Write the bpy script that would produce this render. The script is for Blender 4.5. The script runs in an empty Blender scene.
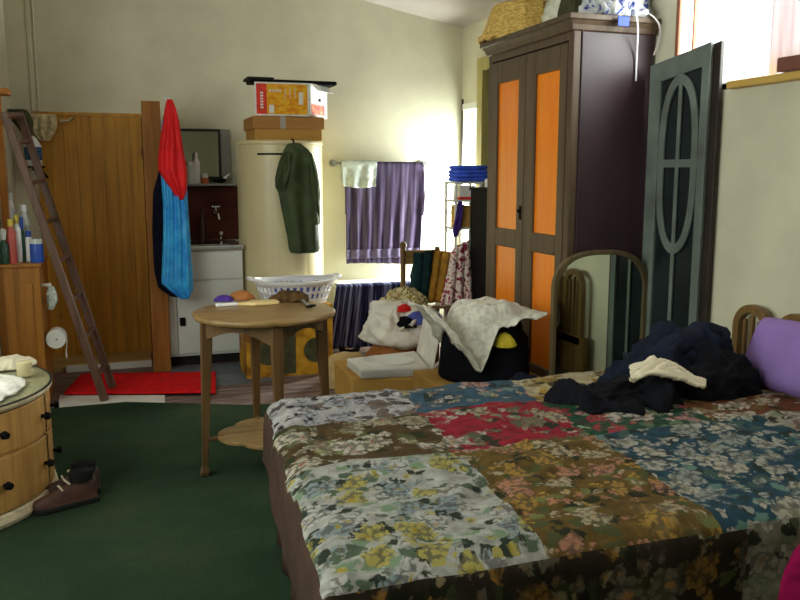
import bpy, bmesh, math, random
from mathutils import Vector, Matrix, noise
random.seed(7)
PI = math.pi
sc = bpy.context.scene
COL = sc.collection

# ------------------------------------------------------------------ camera model (real metres, room axes: x along back wall, y depth)
F = 820.0; H = 1.35; PITCH = math.radians(8.7); YAW = math.radians(19)
sp, cp, sy, cy = math.sin(PITCH), math.cos(PITCH), math.sin(YAW), math.cos(YAW)
RV = Vector((cy, -sy, 0)); FV = Vector((sy*cp, cy*cp, -sp)); UV_ = Vector((sy*sp, cy*sp, cp))
RH = Vector((cy, -sy, 0)); FH = Vector((sy, cy, 0))
def at(px, py, x=None, y=None, z=None):
    r = RV*((px-400)/F) + UV_*((300-py)/F) + FV
    if x is not None: t = x/r.x
    elif y is not None: t = y/r.y
    else: t = (z-H)/r.z
    return Vector((r.x*t, r.y*t, H+r.z*t))

cam = bpy.data.cameras.new('camera'); co = bpy.data.objects.new('camera', cam); COL.objects.link(co)
co.location = (0, 0, H); co.rotation_euler = (PI/2-PITCH, 0, -YAW)
cam.sensor_width = 36; cam.lens = F/800*36; cam.clip_start = 0.05
sc.camera = co

# ------------------------------------------------------------------ materials
def lin(c):
    out = []
    for v in c[:3]:
        v /= 255.0
        out.append(v/12.92 if v <= .04045 else ((v+.055)/1.055)**2.4)
    return tuple(out)+(1.0,)
class NT:
    def __init__(s, name):
        s.m = bpy.data.materials.new(name); s.m.use_nodes = True
        s.t = s.m.node_tree; s.b = s.t.nodes['Principled BSDF']; s.out = s.t.nodes['Material Output']
    def n(s, typ, **kw):
        nd = s.t.nodes.new(typ)
        for k, v in kw.items(): setattr(nd, k, v)
        return nd
    def l(s, a, b): s.t.links.new(a, b)
    def coord(s, kind='Object', scale=(1,1,1), rot=(0,0,0)):
        c = s.n('ShaderNodeTexCoord'); mp = s.n('ShaderNodeMapping')
        s.l(c.outputs[kind], mp.inputs[0]); mp.inputs['Scale'].default_value = scale; mp.inputs['Rotation'].default_value = rot
        return mp.outputs[0]
    def noise(s, vec, scale=5, detail=4, rough=.55, dist=0):
        n = s.n('ShaderNodeTexNoise'); n.inputs['Scale'].default_value = scale; n.inputs['Detail'].default_value = detail
        n.inputs['Roughness'].default_value = rough; n.inputs['Distortion'].default_value = dist
        if vec is not None: s.l(vec, n.inputs['Vector'])
        return n.outputs['Fac']
    def ramp(s, fac, stops, interp='LINEAR'):
        r = s.n('ShaderNodeValToRGB'); r.color_ramp.interpolation = interp
        els = r.color_ramp.elements
        while len(els) < len(stops): els.new(.5)
        for e, (p, c) in zip(els, stops): e.position = p; e.color = c if len(c) == 4 else lin(c)
        s.l(fac, r.inputs[0]); return r.outputs[0]
    def mix(s, fac, a, b):
        m = s.n('ShaderNodeMix', data_type='RGBA')
        for v, i in ((fac, 0), (a, 6), (b, 7)):
            if hasattr(v, 'links'): s.l(v, m.inputs[i])
            else: m.inputs[i].default_value = v
        return m.outputs[2]
    def math(s, op, a, b=0.0):
        m = s.n('ShaderNodeMath', operation=op)
        for v, i in ((a, 0), (b, 1)):
            if hasattr(v, 'links'): s.l(v, m.inputs[i])
            else: m.inputs[i].default_value = v
        return m.outputs[0]
    def bump(s, h, strength=.3, dist=.01):
        b = s.n('ShaderNodeBump'); b.inputs['Strength'].default_value = strength; b.inputs['Distance'].default_value = dist
        s.l(h, b.inputs['Height']); s.l(b.outputs[0], s.b.inputs['Normal'])
    def fin(s, col, rough=.6, metal=0, spec=.4):
        if hasattr(col, 'links'): s.l(col, s.b.inputs['Base Color'])
        else: s.b.inputs['Base Color'].default_value = col
        s.b.inputs['Roughness'].default_value = rough; s.b.inputs['Metallic'].default_value = metal
        s.b.inputs['Specular IOR Level'].default_value = spec
        return s.m
def shade(c, k): return tuple(max(0, min(255, v*k)) for v in c)
def plain(name, c, rough=.6, metal=0, var=.08, scale=6, spec=.4, bump=0):
    t = NT(name); v = t.coord(); f = t.noise(v, scale)
    col = t.ramp(f, [(.3, shade(c, 1-var)), (.7, shade(c, 1+var))])
    if bump: t.bump(t.noise(v, scale*12, 3), bump, .004)
    return t.fin(col, rough, metal, spec)
def cloth(name, c, var=.15, scale=14, rough=.95, c2=None, bump=.25, spec=.15):
    t = NT(name); v = t.coord(); f = t.noise(v, scale, 5)
    col = t.ramp(f, [(.3, shade(c, 1-var)), (.72, c2 or shade(c, 1+var))])
    t.bump(t.noise(v, 220, 2), bump, .002)
    return t.fin(col, rough, 0, spec)
def wood(name, c, c2=None, axis=2, rough=.45, spec=.4, fine=1.0, knots=False, var=.22):
    t = NT(name); s = [26*fine]*3; s[axis] = 1.6*fine
    v = t.coord(scale=tuple(s)); f = t.noise(v, 1.0, 6, .6, .6)
    col = t.ramp(f, [(.25, c2 or shade(c, 1-var)), (.5, c), (.78, shade(c, 1+var*.6))])
    if knots:
        s2 = [6.0]*3; s2[axis] = 2.6
        vo = t.n('ShaderNodeTexVoronoi'); t.l(t.coord(scale=tuple(s2)), vo.inputs['Vector']); vo.inputs['Scale'].default_value = 1
        k = t.ramp(vo.outputs['Distance'], [(.05, (0,0,0,1)), (.13, (1,1,1,1))])
        col = t.mix(k, lin(shade(c, .42)), col)
        big = t.noise(t.coord(scale=(9,9,.3)), 1, 2)
        col = t.mix(t.math('MULTIPLY', big, .45), col, lin(shade(c2 or c, .75)))
    t.bump(f, .08, .004)
    return t.fin(col, rough, 0, spec)
def floral(name, ground, petals, leaf, centre, dens=.5, sc_=7.0, seed=0.0):
    """printed furnishing fabric: brushed bouquets of blooms, buds and leaves on a ground colour; UV in metres"""
    t = NT(name); K = .70
    ground, leaf, centre = shade(ground, K), shade(leaf, K), shade(centre, K); petals = [shade(p, K) for p in petals]
    c = t.n('ShaderNodeTexCoord'); mp = t.n('ShaderNodeMapping'); t.l(c.outputs['UV'], mp.inputs[0]); mp.inputs['Location'].default_value = (seed, seed*1.7, 0)
    base = mp.outputs[0]
    def warp(v, s, a):
        nz = t.n('ShaderNodeTexNoise'); nz.inputs['Scale'].default_value = s; nz.inputs['Detail'].default_value = 5; nz.inputs['Roughness'].default_value = .65; t.l(v, nz.inputs['Vector'])
        ma = t.n('ShaderNodeVectorMath', operation='MULTIPLY_ADD'); t.l(nz.outputs['Color'], ma.inputs[0]); ma.inputs[1].default_value = (a,a,0); t.l(v, ma.inputs[2]); return ma.outputs[0]
    w = warp(base, 14, .12); w2 = warp(base, 40, .05)
    def vor(s, v):
        n_ = t.n('ShaderNodeTexVoronoi'); n_.voronoi_dimensions = '2D'; n_.inputs['Scale'].default_value = s; t.l(v, n_.inputs['Vector']); return n_
    cl = t.math('ADD', t.math('MULTIPLY', t.noise(base, 4.6, 2, .5), .75), t.math('MULTIPLY', t.noise(base, 22, 3, .6), .25))
    cluster = t.ramp(cl, [(.53-dens*.24, (0,0,0,1)), (.53-dens*.24+.05, (1,1,1,1))])
    gr = t.ramp(t.noise(base, 26, 4), [(.3, shade(ground, .82)), (.7, shade(ground, 1.14))])
    v1 = vor(sc_*2.5, w); v2 = vor(sc_*1.3, w); v3 = vor(sc_*6.5, w2); v4 = vor(sc_*2.9, w2)
    def sel(v):
        k = t.n('ShaderNodeSeparateColor'); t.l(v.outputs['Color'], k.inputs[0]); return k
    s1, s2, s4 = sel(v1), sel(v2), sel(v4)
    lm = t.ramp(v1.outputs['Distance'], [(.34, (1,1,1,1)), (.46, (0,0,0,1))])
    lcol = t.ramp(s1.outputs[0], [(0, shade(leaf, .55)), (.4, leaf), (.75, shade(leaf, 1.45))], 'CONSTANT')
    col = t.mix(t.math('MULTIPLY', t.math('MULTIPLY', lm, cluster), t.math('GREATER_THAN', s1.outputs[1], .25)), gr, lcol)
    def bloom(col, v, s_, r, thr, shift):
        d = t.math('ADD', v.outputs['Distance'], t.math('MULTIPLY', v3.outputs['Distance'], .30))
        fm = t.ramp(d, [(r, (1,1,1,1)), (r+.07, (0,0,0,1))])
        pp = petals[shift:]+petals[:shift]
        pc = t.ramp(s_.outputs[0], [(i/len(pp), p) for i, p in enumerate(pp)], 'CONSTANT')
        pc = t.mix(t.ramp(v3.outputs['Distance'], [(.30, (0,0,0,1)), (.55, (.75,.75,.75,1))]), pc, lin(shade(pp[0], .42)))
        pc = t.mix(t.ramp(d, [(.12, (.9,.9,.9,1)), (.22, (0,0,0,1))]), pc, lin(centre))
        return t.mix(t.math('MULTIPLY', t.math('MULTIPLY', fm, cluster), t.math('GREATER_THAN', s_.outputs[1], thr)), col, pc)
    col = bloom(col, v4, s4, .42, .45, 1)
    col = bloom(col, v2, s2, .50, .30, 0)
    t.bump(t.noise(base, 260, 2), .15, .002)
    return t.fin(col, .9, 0, .15)
def glass(name, tint=(240,244,242), rough=.03, gloss=.05):
    t = NT(name); f = t.noise(t.coord(), 3)
    tr = t.n('ShaderNodeBsdfTransparent'); t.l(t.ramp(f, [(.3, shade(tint, .97)), (.7, tint)]), tr.inputs[0])
    gl = t.n('ShaderNodeBsdfGlossy'); gl.inputs['Roughness'].default_value = rough
    mx = t.n('ShaderNodeMixShader'); mx.inputs[0].default_value = gloss; t.l(tr.outputs[0], mx.inputs[1]); t.l(gl.outputs[0], mx.inputs[2]); t.l(mx.outputs[0], t.out.inputs[0]); return t.m

M = {}
# ------------------------------------------------------------------ mesh builder
ORG = {}
class MB:
    def __init__(s): s.bm = bmesh.new(); s.uv = None; s.mi = 0
    def box(s, c, size, rot=None, taper=1.0):
        c = Vector(c); vs = []
        for k in (-1, 1):
            f = taper if k < 0 else 1.0
            for i, j in ((-1,-1), (1,-1), (1,1), (-1,1)):
                v = Vector((i*size[0]/2*f, j*size[1]/2*f, k*size[2]/2))
                if rot is not None: v = rot @ v
                vs.append(s.bm.verts.new(c+v))
        for f in ((3,2,1,0), (4,5,6,7), (0,1,5,4), (1,2,6,5), (2,3,7,6), (3,0,4,7)):
            fc = s.bm.faces.new([vs[i] for i in f]); fc.material_index = s.mi
        return s
    def b2(s, x0, x1, y0, y1, z0, z1): return s.box(((x0+x1)/2, (y0+y1)/2, (z0+z1)/2), (abs(x1-x0), abs(y1-y0), abs(z1-z0)))
    def rings(s, rings, closed=True, cap=True):
        R = [[s.bm.verts.new(p) for p in r] for r in rings]; n = len(R[0])
        for a, b in zip(R, R[1:]):
            for i in range(n if closed else n-1):
                j = (i+1) % n
                f = s.bm.faces.new((a[i], a[j], b[j], b[i])); f.material_index = s.mi
        if cap and closed:
            for r, fl in ((R[0], True), (R[-1], False)):
                try: f = s.bm.faces.new(list(reversed(r)) if fl else r); f.material_index = s.mi
                except ValueError: pass
        return s
    def cyl(s, p0, p1, r0, r1=None, n=20):
        p0, p1 = Vector(p0), Vector(p1); r1 = r0 if r1 is None else r1
        d = (p1-p0).normalized(); u = d.orthogonal().normalized(); w = d.cross(u)
        return s.rings([[p+(u*math.cos(2*PI*i/n)+w*math.sin(2*PI*i/n))*r for i in range(n)] for p, r in ((p0, r0), (p1, r1))])
    def tube(s, pts, r, n=8):
        pts = [Vector(p) for p in pts]; R = []; u = None
        for i, p in enumerate(pts):
            d = (pts[min(i+1, len(pts)-1)]-pts[max(i-1, 0)]).normalized()
            u = d.orthogonal().normalized() if u is None else (u-d*u.dot(d)).normalized()
            w = d.cross(u); rr = r[i] if isinstance(r, (list, tuple)) else r
            R.append([p+(u*math.cos(2*PI*k/n)+w*math.sin(2*PI*k/n))*rr for k in range(n)])
        return s.rings(R)
    def lathe(s, prof, c, n=32, fn=None):
        c = Vector(c)
        return s.rings([[c+Vector((r*math.cos(2*PI*i/n)*(fn(i/n) if fn else 1), r*math.sin(2*PI*i/n)*(fn(i/n) if fn else 1), z)) for i in range(n)] for r, z in prof])
    def prism(s, poly, d):
        poly = [Vector(p) for p in poly]; d = Vector(d)
        return s.rings([poly, [p+d for p in poly]])
    def ring_prism(s, outer, inner, d):
        d = Vector(d); n = len(outer)
        L = [[s.bm.verts.new(Vector(p)+o) for p in q] for q, o in ((outer, d*0), (inner, d*0), (inner, d), (outer, d))]
        for a, b in ((0,1), (1,2), (2,3), (3,0)):
            for i in range(n):
                j = (i+1) % n
                f = s.bm.faces.new((L[a][i], L[a][j], L[b][j], L[b][i])); f.material_index = s.mi
        return s
    def grid(s, fn, nu, nv, uvf=None, mif=None, skip=None, closed=False):
        nn = nu if closed else nu+1
        V = [[s.bm.verts.new(fn(i/nu, j/nv)) for i in range(nn)] for j in range(nv+1)]
        if uvf and s.uv is None: s.uv = s.bm.loops.layers.uv.new('UVMap')
        for j in range(nv):
            for i in range(nu):
                if skip and skip(i, j): continue
                k = (i+1) % nn
                f = s.bm.faces.new((V[j][i], V[j][k], V[j+1][k], V[j+1][i]))
                f.material_index = mif((i+.5)/nu, (j+.5)/nv) if mif else s.mi
                if uvf:
                    for lp, (a, b) in zip(f.loops, ((i,j), (i+1,j), (i+1,j+1), (i,j+1))): lp[s.uv].uv = uvf(a/nu, b/nv)
        return s
    def build(s, name, mats, parent=None, bevel=0, smooth=False, solid=0, sub=0, label=None, angle=40, segs=2, soff=-1):
        bm = s.bm; bmesh.ops.recalc_face_normals(bm, faces=bm.faces[:])
        if parent is None:
            xs = [v.co for v in bm.verts]
            o = Vector(((min(p.x for p in xs)+max(p.x for p in xs))/2, (min(p.y for p in xs)+max(p.y for p in xs))/2, min(p.z for p in xs)))
        else: o = ORG[parent.name]
        bmesh.ops.translate(bm, verts=bm.verts[:], vec=-o)
        if smooth:
            for f in bm.faces: f.smooth = True
        me = bpy.data.meshes.new(name); bm.to_mesh(me); bm.free()
        ob = bpy.data.objects.new(name, me); COL.objects.link(ob); ORG[ob.name] = o
        for m in (mats if isinstance(mats, (list, tuple)) else [mats]): me.materials.append(M[m] if isinstance(m, str) else m)
        if parent is None: ob.location = o
        else: ob.parent = parent
        if solid: md = ob.modifiers.new('solid', 'SOLIDIFY'); md.thickness = solid; md.offset = soff
        if bevel: md = ob.modifiers.new('bevel', 'BEVEL'); md.width = bevel; md.segments = segs; md.limit_method = 'ANGLE'; md.angle_limit = math.radians(35)
        if sub: md = ob.modifiers.new('sub', 'SUBSURF'); md.levels = sub; md.render_levels = sub
        if smooth and hasattr(me, 'set_sharp_from_angle') and not solid: me.set_sharp_from_angle(angle=math.radians(angle))
        if label: ob['label'] = label
        return ob
def thing(name, loc, label, cat, group=None):
    o = bpy.data.objects.new(name, None); COL.objects.link(o); o.location = loc; o.empty_display_size = .05
    ORG[o.name] = Vector(loc); return tag(o, label, cat, group)
def tag(o, label, cat, group=None, kind=None):
    o['label'] = label; o['category'] = cat
    if group: o['group'] = group
    if kind: o['kind'] = kind
    return o
def struct(o, label=None):
    o['kind'] = 'structure'
    if label: o['label'] = label
    return o

# ------------------------------------------------------------------ material list
M['wall'] = plain('cream wall paint', (212,208,184), .8, var=.05, scale=2.2, spec=.2)
M['ceil'] = plain('ceiling board', (186,178,172), .9, var=.04, scale=2, spec=.1)
def floor_mat():
    t = NT('worn floorboards'); v = t.coord(scale=(2.2, 14, 1)); f = t.noise(v, 1.6, 6, .65)
    a = t.ramp(f, [(.25, (70,58,58)), (.45, (112,90,82)), (.6, (140,122,118)), (.8, (165,152,152))])
    g = t.math('GREATER_THAN', t.math('PINGPONG', t.math('MULTIPLY', t.n('ShaderNodeSeparateXYZ').outputs[1], 1), .05), .047)
    sx = t.n('ShaderNodeSeparateXYZ'); t.l(t.coord(), sx.inputs[0])
    g = t.math('GREATER_THAN', t.math('PINGPONG', sx.outputs[1], .05), .047)
    return t.fin(t.mix(g, a, lin((45,36,34))), .6, 0, .3)
M['floor'] = floor_mat()
M['carpet'] = (lambda t: (t.bump(t.noise(t.coord(), 180, 3), .6, .008), t.fin(t.ramp(t.math('ADD', t.math('MULTIPLY', t.noise(t.coord(), 2.3, 4), .7), t.math('MULTIPLY', t.noise(t.coord(), 90, 2), .3)), [(.3, (36,52,38)), (.52, (47,65,47)), (.75, (68,72,50))]), 1, 0, .05))[1])(NT('green carpet pile'))
M['vinyl'] = plain('grey vinyl', (96,104,114), .5, var=.15)
M['pine'] = wood('varnished pine', (216,158,62), (176,118,38), 2, .4, .3, .9, True)
M['pine_end'] = wood('dark pine post', (150,98,44), (104,62,26), 2, .45, .3)
M['tray'] = wood('shower floor wood', (186,158,98), None, 0, .5)
M['white'] = plain('white paint', (228,228,222), .45, var=.03)
M['white_pl'] = plain('white plastic', (240,240,244), .35, var=.02)
M['enamel'] = plain('grey white enamel', (216,222,218), .35, var=.04, scale=3)
M['steel'] = plain('steel', (215,218,220), .25, .85, .03)
M['chrome'] = plain('chrome', (225,225,228), .12, 1, .02)
M['black'] = plain('black', (12,12,13), .7, var=.2, spec=.15)
M['blackrubber'] = plain('black matt', (20,19,18), .8, var=.2)
M['red_mat'] = cloth('red bath mat', (215,26,30), .12, 40)
M['ladder'] = wood('worn ladder wood', (104,76,62), (62,42,34), 2, .5, .4)
M['cab'] = wood('brown cabinet wood', (158,104,40), (118,74,24), 2, .45, .35, .8)
M['orangewood'] = wood('orange wood', (196,128,58), (160,92,36), 2, .5)
M['dress'] = wood('blond dressing table wood', (196,150,86), (164,118,60), 2, .4, .4)
M['dresspale'] = wood('pale wood edge', (222,206,172), None, 0, .4)
M['tablew'] = wood('oak table wood', (138,110,68), (100,76,44), 0, .35, .45)
M['tableleg'] = wood('oak leg wood', (100,74,44), (70,50,28), 2, .4, .4)
M['wframe'] = wood('dark brown wardrobe stain', (92,74,58), (66,50,38), 2, .45, .4)
M['wside'] = plain('purple brown paint', (60,40,50), .44, var=.12, scale=2.5, spec=.5)
M['wpanel'] = wood('orange stained panel', (255,142,8), (248,120,2), 2, .3, .5, 1.0, False, .08)
M['screen'] = plain('grey green paint', (100,110,104), .5, var=.18, scale=5, spec=.5, bump=.1)
M['screen_dark'] = plain('dark brown edge', (44,34,30), .5, var=.2)
M['darkcloth'] = plain('dark backing', (24,34,36), .25, var=.25, spec=.6)
M['mframe'] = wood('mirror frame wood', (98,84,58), (64,52,36), 2, .35, .5)
M['mirror'] = plain('silvered glass', (210,218,206), .03, 1, .01)
M['headw'] = wood('headboard wood', (120,92,52), (88,64,34), 2, .4, .4)
M['wicker'] = (lambda t: (t.bump(t.noise(t.coord(scale=(60,60,140)), 1, 2), .5, .01), t.fin(t.ramp(t.noise(t.coord(scale=(40,40,90)), 1, 3), [(.3, (190,142,62)), (.55, (236,200,112)), (.8, (250,230,160))]), .6, 0, .3))[1])(NT('wicker'))
M['purple'] = cloth('purple pillow case', (148,120,188), .06, 5)
M['navy'] = cloth('navy cloth', (22,28,44), .25, 12)
M['blackcloth'] = cloth('black knit', (15,16,22), .3, 14, bump=.35)
M['cream'] = cloth('cream cloth', (222,212,186), .08, 9)
M['whitecloth'] = cloth('off white cloth', (236,234,226), .06, 10)
M['greycloth'] = cloth('pale grey speckled sheet', (206,204,192), .14, 30)
M['brownval'] = cloth('brown valance', (64,48,40), .12, 10)
M['magenta'] = cloth('magenta cloth', (170,24,88), .12, 10)
M['red'] = cloth('red nylon', (226,28,34), .08, 8, .6, spec=.3)
M['blue'] = cloth('bright blue nylon', (16,150,255), .12, 16, .38, c2=(70,195,255), spec=.5)
M['darknavy'] = cloth('navy lining', (16,18,36), .2, 8)
M['green'] = cloth('olive green waxed cloth', (58,72,44), .22, 9, .6, spec=.3)
M['royal'] = cloth('royal blue cloth', (70,100,230), .18, 18)
M['bluepurple'] = cloth('blue violet cloth', (82,92,168), .15, 14)
M['violet'] = cloth('violet cloth', (72,50,130), .15, 14)
M['gold'] = cloth('ochre cloth', (160,118,46), .18, 22)
M['teal'] = cloth('dark teal cloth', (22,46,48), .3, 18)
M['brownorange'] = cloth('rust brown cloth', (160,104,58), .15, 8)
M['tan'] = cloth('tan cushion', (188,160,112), .1, 9)
M['beige'] = cloth('striped beige cloth', (192,178,142), .2, 30)
M['paleblue'] = cloth('pale grey green flannel', (196,206,200), .1, 20)
def stripe_mat(name, c1, c2, c3, sc_, axis=0):
    t = NT(name); c = t.n('ShaderNodeTexCoord'); mp = t.n('ShaderNodeMapping'); t.l(c.outputs['UV'], mp.inputs[0])
    s = [1.2, 1.2, 1]; s[axis] = sc_; mp.inputs['Scale'].default_value = s
    f = t.noise(mp.outputs[0], 1, 3, .6)
    col = t.ramp(f, [(.34, c1), (.48, c2), (.62, c3)]); t.bump(t.noise(t.coord(), 200, 2), .25, .002)
    return t.fin(col, .95, 0, .1)
M['towel'] = stripe_mat('purple towel', (50,42,62), (76,64,90), (108,98,122), 34)
M['bluestripe'] = stripe_mat('blue striped cloth', (18,20,38), (44,46,84), (140,148,196), 46)
M['pinkpattern'] = (lambda t: t.fin(t.ramp(t.noise(t.coord(), 24, 2, .4, 1.2), [(.40, (134,44,66)), (.47, (224,204,198)), (.6, (238,226,218)), (.66, (170,70,90))]), .9, 0, .1))(NT('pink and white print'))
M['floralsmall'] = (lambda t: t.fin(t.ramp(t.noise(t.coord(), 38, 2, .4, 1), [(.38, (90,100,40)), (.46, (210,196,150)), (.58, (226,214,180)), (.64, (190,170,60)), (.7, (120,90,50))]), .9, 0, .1))(NT('green and cream print'))
M['cream_tank'] = plain('cream enamel', (216,204,160), .35, var=.03, scale=3, spec=.5)
M['carton'] = wood('brown cardboard', (180,132,78), (166,118,66), 0, .8, .15, .3, False, .06)
M['cartonlight'] = wood('light cardboard', (192,148,78), None, 0, .8, .15, .3, False, .06)
M['orangeprint'] = (lambda t: t.fin(t.ramp(t.noise(t.coord(scale=(1,1,2)), 26, 2), [(.35, (232,140,20)), (.5, (244,176,34)), (.66, (248,194,56))]), .5, 0, .3))(NT('orange printed card'))
M['redprint'] = plain('red printed card', (226,62,46), .5, var=.12, scale=30)
M['whitecard'] = plain('white card', (236,234,230), .6, var=.05, scale=20)
M['pinkprint'] = (lambda t: t.fin(t.ramp(t.noise(t.coord(), 24, 2), [(.35, (226,90,110)), (.55, (236,150,110)), (.7, (244,196,150))]), .5, 0, .3))(NT('pink printed picture'))
M['yellowprint'] = (lambda t: t.fin(t.ramp(t.noise(t.coord(), 9, 2), [(.36, (128,86,28)), (.5, (186,134,34)), (.66, (206,160,50))]), .6, 0, .25))(NT('yellow printed carton'))
M['darkprint'] = plain('dark green round print', (66,66,44), .6, var=.25, scale=20)
M['splash'] = wood('dark red brown panel', (104,50,40), (76,34,28), 0, .5, .2)
M['mirrordull'] = plain('dull mirror', (150,154,140), .08, 1, .03)
M['greymetal'] = plain('grey frame', (150,152,150), .4, .5, .05)
M['darkframe'] = plain('dark frame', (44,40,40), .5, var=.1)
M['leather'] = plain('brown leather', (84,56,46), .5, var=.2, scale=12, bump=.15)
M['amber'] = wood('red stained timber', (150,92,64), (118,68,46), 2, .45)
M['sill'] = wood('yellow timber sill', (196,160,84), (160,122,58), 1, .5)
M['greenframe'] = wood('yellow green timber frame', (168,156,92), (140,128,70), 2, .5)
M['darkdoor'] = plain('dark green door', (52,66,60), .45, var=.12)
M['glass'] = glass('window glass')
M['glasstop'] = glass('glass top', (244,248,244), .02, .08)
def curtain_mat():
    t = NT('net curtain'); f = t.noise(t.coord(scale=(60,60,2)), 1, 2)
    c = t.ramp(f, [(.3, (214,200,204)), (.7, (232,224,226))]); t.fin(c, .9, 0, .1)
    tr = t.n('ShaderNodeBsdfTranslucent'); t.l(c, tr.inputs[0]); mx = t.n('ShaderNodeMixShader'); mx.inputs[0].default_value = .28
    t.l(t.b.outputs[0], mx.inputs[1]); t.l(tr.outputs[0], mx.inputs[2]); t.l(mx.outputs[0], t.out.inputs[0]); return t.m
M['curtain'] = curtain_mat()
M['plasticbag'] = plain('pale plastic bag', (230,234,208), .35, var=.15, scale=14, bump=.3)
M['bluewhite'] = (lambda t: t.fin(t.ramp(t.noise(t.coord(), 22, 3), [(.40, (40,60,150)), (.47, (200,205,212)), (.7, (240,240,240))]), .5, 0, .3))(NT('white and blue crinkled wrap'))
M['bluetag'] = plain('blue card', (44,80,200), .5)
M['ribbon'] = plain('white ribbon', (238,234,246), .4, var=.04)
M['darkgreen'] = plain('dark green felt', (70,70,48), .9, var=.2)
M['cap_yellow'] = plain('yellow cap', (216,196,80), .4); M['cap_blue'] = plain('blue plastic', (44,84,180), .4)
M['bot_green'] = plain('dark green bottle', (40,78,62), .35); M['bot_red'] = plain('red bottle', (186,84,74), .4)
M['bot_clear'] = plain('pale bottle', (206,214,214), .25); M['bot_blue'] = plain('blue label', (40,84,120), .4, var=.4, scale=40)
M['orangecap'] = plain('orange label', (200,110,60), .5)
M['yellowcloth'] = cloth('yellow cloth', (190,170,50), .15, 20)

# ------------------------------------------------------------------ setting
XR = 2.735; YB = 6.384; XL = -.66; XLF = -1.3; YF = -2.6
CZ = lambda x: 2.528+(XR-x)*.19
WY0, WY1, WZ0, WZ1 = 1.75, 3.60, 1.775, 2.47       # window 1 opening in right wall
VY0, VY1, VZ0, VZ1 = 6.03, 6.345, .45, 1.90       # window 2
DY0, DY1, DZ1 = 5.0, 5.93, 2.14                    # door in right wall
m = MB(); m.b2(XLF-.1, XR+.12, YF, YB+.12, -.1, 0); struct(m.build('floor', 'floor'))
m = MB(); m.prism([(XLF-.1, YF, CZ(XLF-.1)), (XR+.12, YF, CZ(XR+.12)), (XR+.12, YF, CZ(XR+.12)+.1), (XLF-.1, YF, CZ(XLF-.1)+.1)], (0, YB+.12-YF, 0)); struct(m.build('ceiling', 'ceil'))
m = MB(); m.prism([(XL-.1, YB, 0), (XR+.12, YB, 0), (XR+.12, YB, CZ(XR+.12)+.02), (XL-.1, YB, CZ(XL-.1)+.02)], (0, .12, 0)); struct(m.build('wall_back', 'wall'))
m = MB()
zt = CZ(XR)+.02
for y0, y1, z0, z1 in ((YF, WY0, 0, zt), (WY0, WY1, 0, WZ0), (WY0, WY1, WZ1, zt), (WY1, DY0, 0, zt), (DY0, DY1, DZ1, zt), (DY1, VY0, 0, zt), (VY0, VY1, 0, VZ0), (VY0, VY1, VZ1, zt), (VY1, YB, 0, zt)):
    m.b2(XR, XR+.075, y0, y1, z0, z1)
struct(m.build('wall_right', 'wall'))
m = MB(); m.b2(XL-.1, XL, 4.93, YB, 0, CZ(XL)+.02); m.b2(XLF-.1, XL-.1, 4.93, 5.03, 0, CZ(XLF)+.02); LY0, LY1, LZ0, LZ1 = .2, 3.7, 1.0, 2.3  # opening added in the unseen part of the left wall for fill
for y0, y1, z0, z1 in ((YF, LY0, 0, CZ(XLF)+.02), (LY0, LY1, 0, LZ0), (LY0, LY1, LZ1, CZ(XLF)+.02), (LY1, 4.93, 0, CZ(XLF)+.02)): m.b2(XLF-.1, XLF, y0, y1, z0, z1)
struct(m.build('wall_left', 'wall'))
m = MB(); m.b2(XLF-.1, XR+.12, YF-.1, YF, 0, CZ(XLF)); struct(m.build('wall_front', 'wall'))
# window 1
w = thing('window_1', (XR, (WY0+WY1)/2, WZ0), 'bright high window in the right wall above the bed head', 'window'); struct(w)
m = MB()
m.b2(XR-.014, XR+.004, WY1-.004, WY1+.022, WZ0, WZ1); m.b2(XR-.015, XR+.10, WY0, WY0+.05, WZ0, WZ1); m.b2(XR-.015, XR+.10, WY0, WY1, WZ1-.05, WZ1)
m.build('window_frame', 'amber', w, .004)
m = MB(); m.b2(XR+.04, XR+.06, WY1-.052, WY1-.040, WZ0, WZ1); m.b2(XR+.04, XR+.08, 2.60, 2.63, WZ0, WZ1); m.build('sash_bar', 'amber', w, .003)
m = MB(); m.b2(XR-.045, XR+.10, WY0-.05, 3.19, WZ0-.035, WZ0); m.b2(XR, XR+.10, 3.19, WY1, WZ0-.035, WZ0); m.build('window_sill', 'sill', w, .005)
m = MB(); m.b2(XR+.058, XR+.064, WY0+.04, WY1-.04, WZ0, WZ1-.04); m.build('window_pane', 'glass', w)
def curt(u, v): return Vector((XR+.025+.012*math.sin(u*34), 2.27+u*.74, WZ0+.012+v*(WZ1-WZ0-.07)))
m = MB(); m.grid(curt, 80, 6); tag(m.build('curtain', 'curtain', None, smooth=True, solid=.003), 'pale pinkish net curtain covering the near part of the bright high window', 'curtain')
m = MB(); m.box((XR-.03, 2.77, WZ0+.033), (.05, .20, .06), Matrix.Rotation(.08, 3, 'Z')); tag(m.build('small_case', plain('red brown case', (120,72,60), .5), None, .006), 'small red brown box lying on the yellow timber window sill', 'box')
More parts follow.
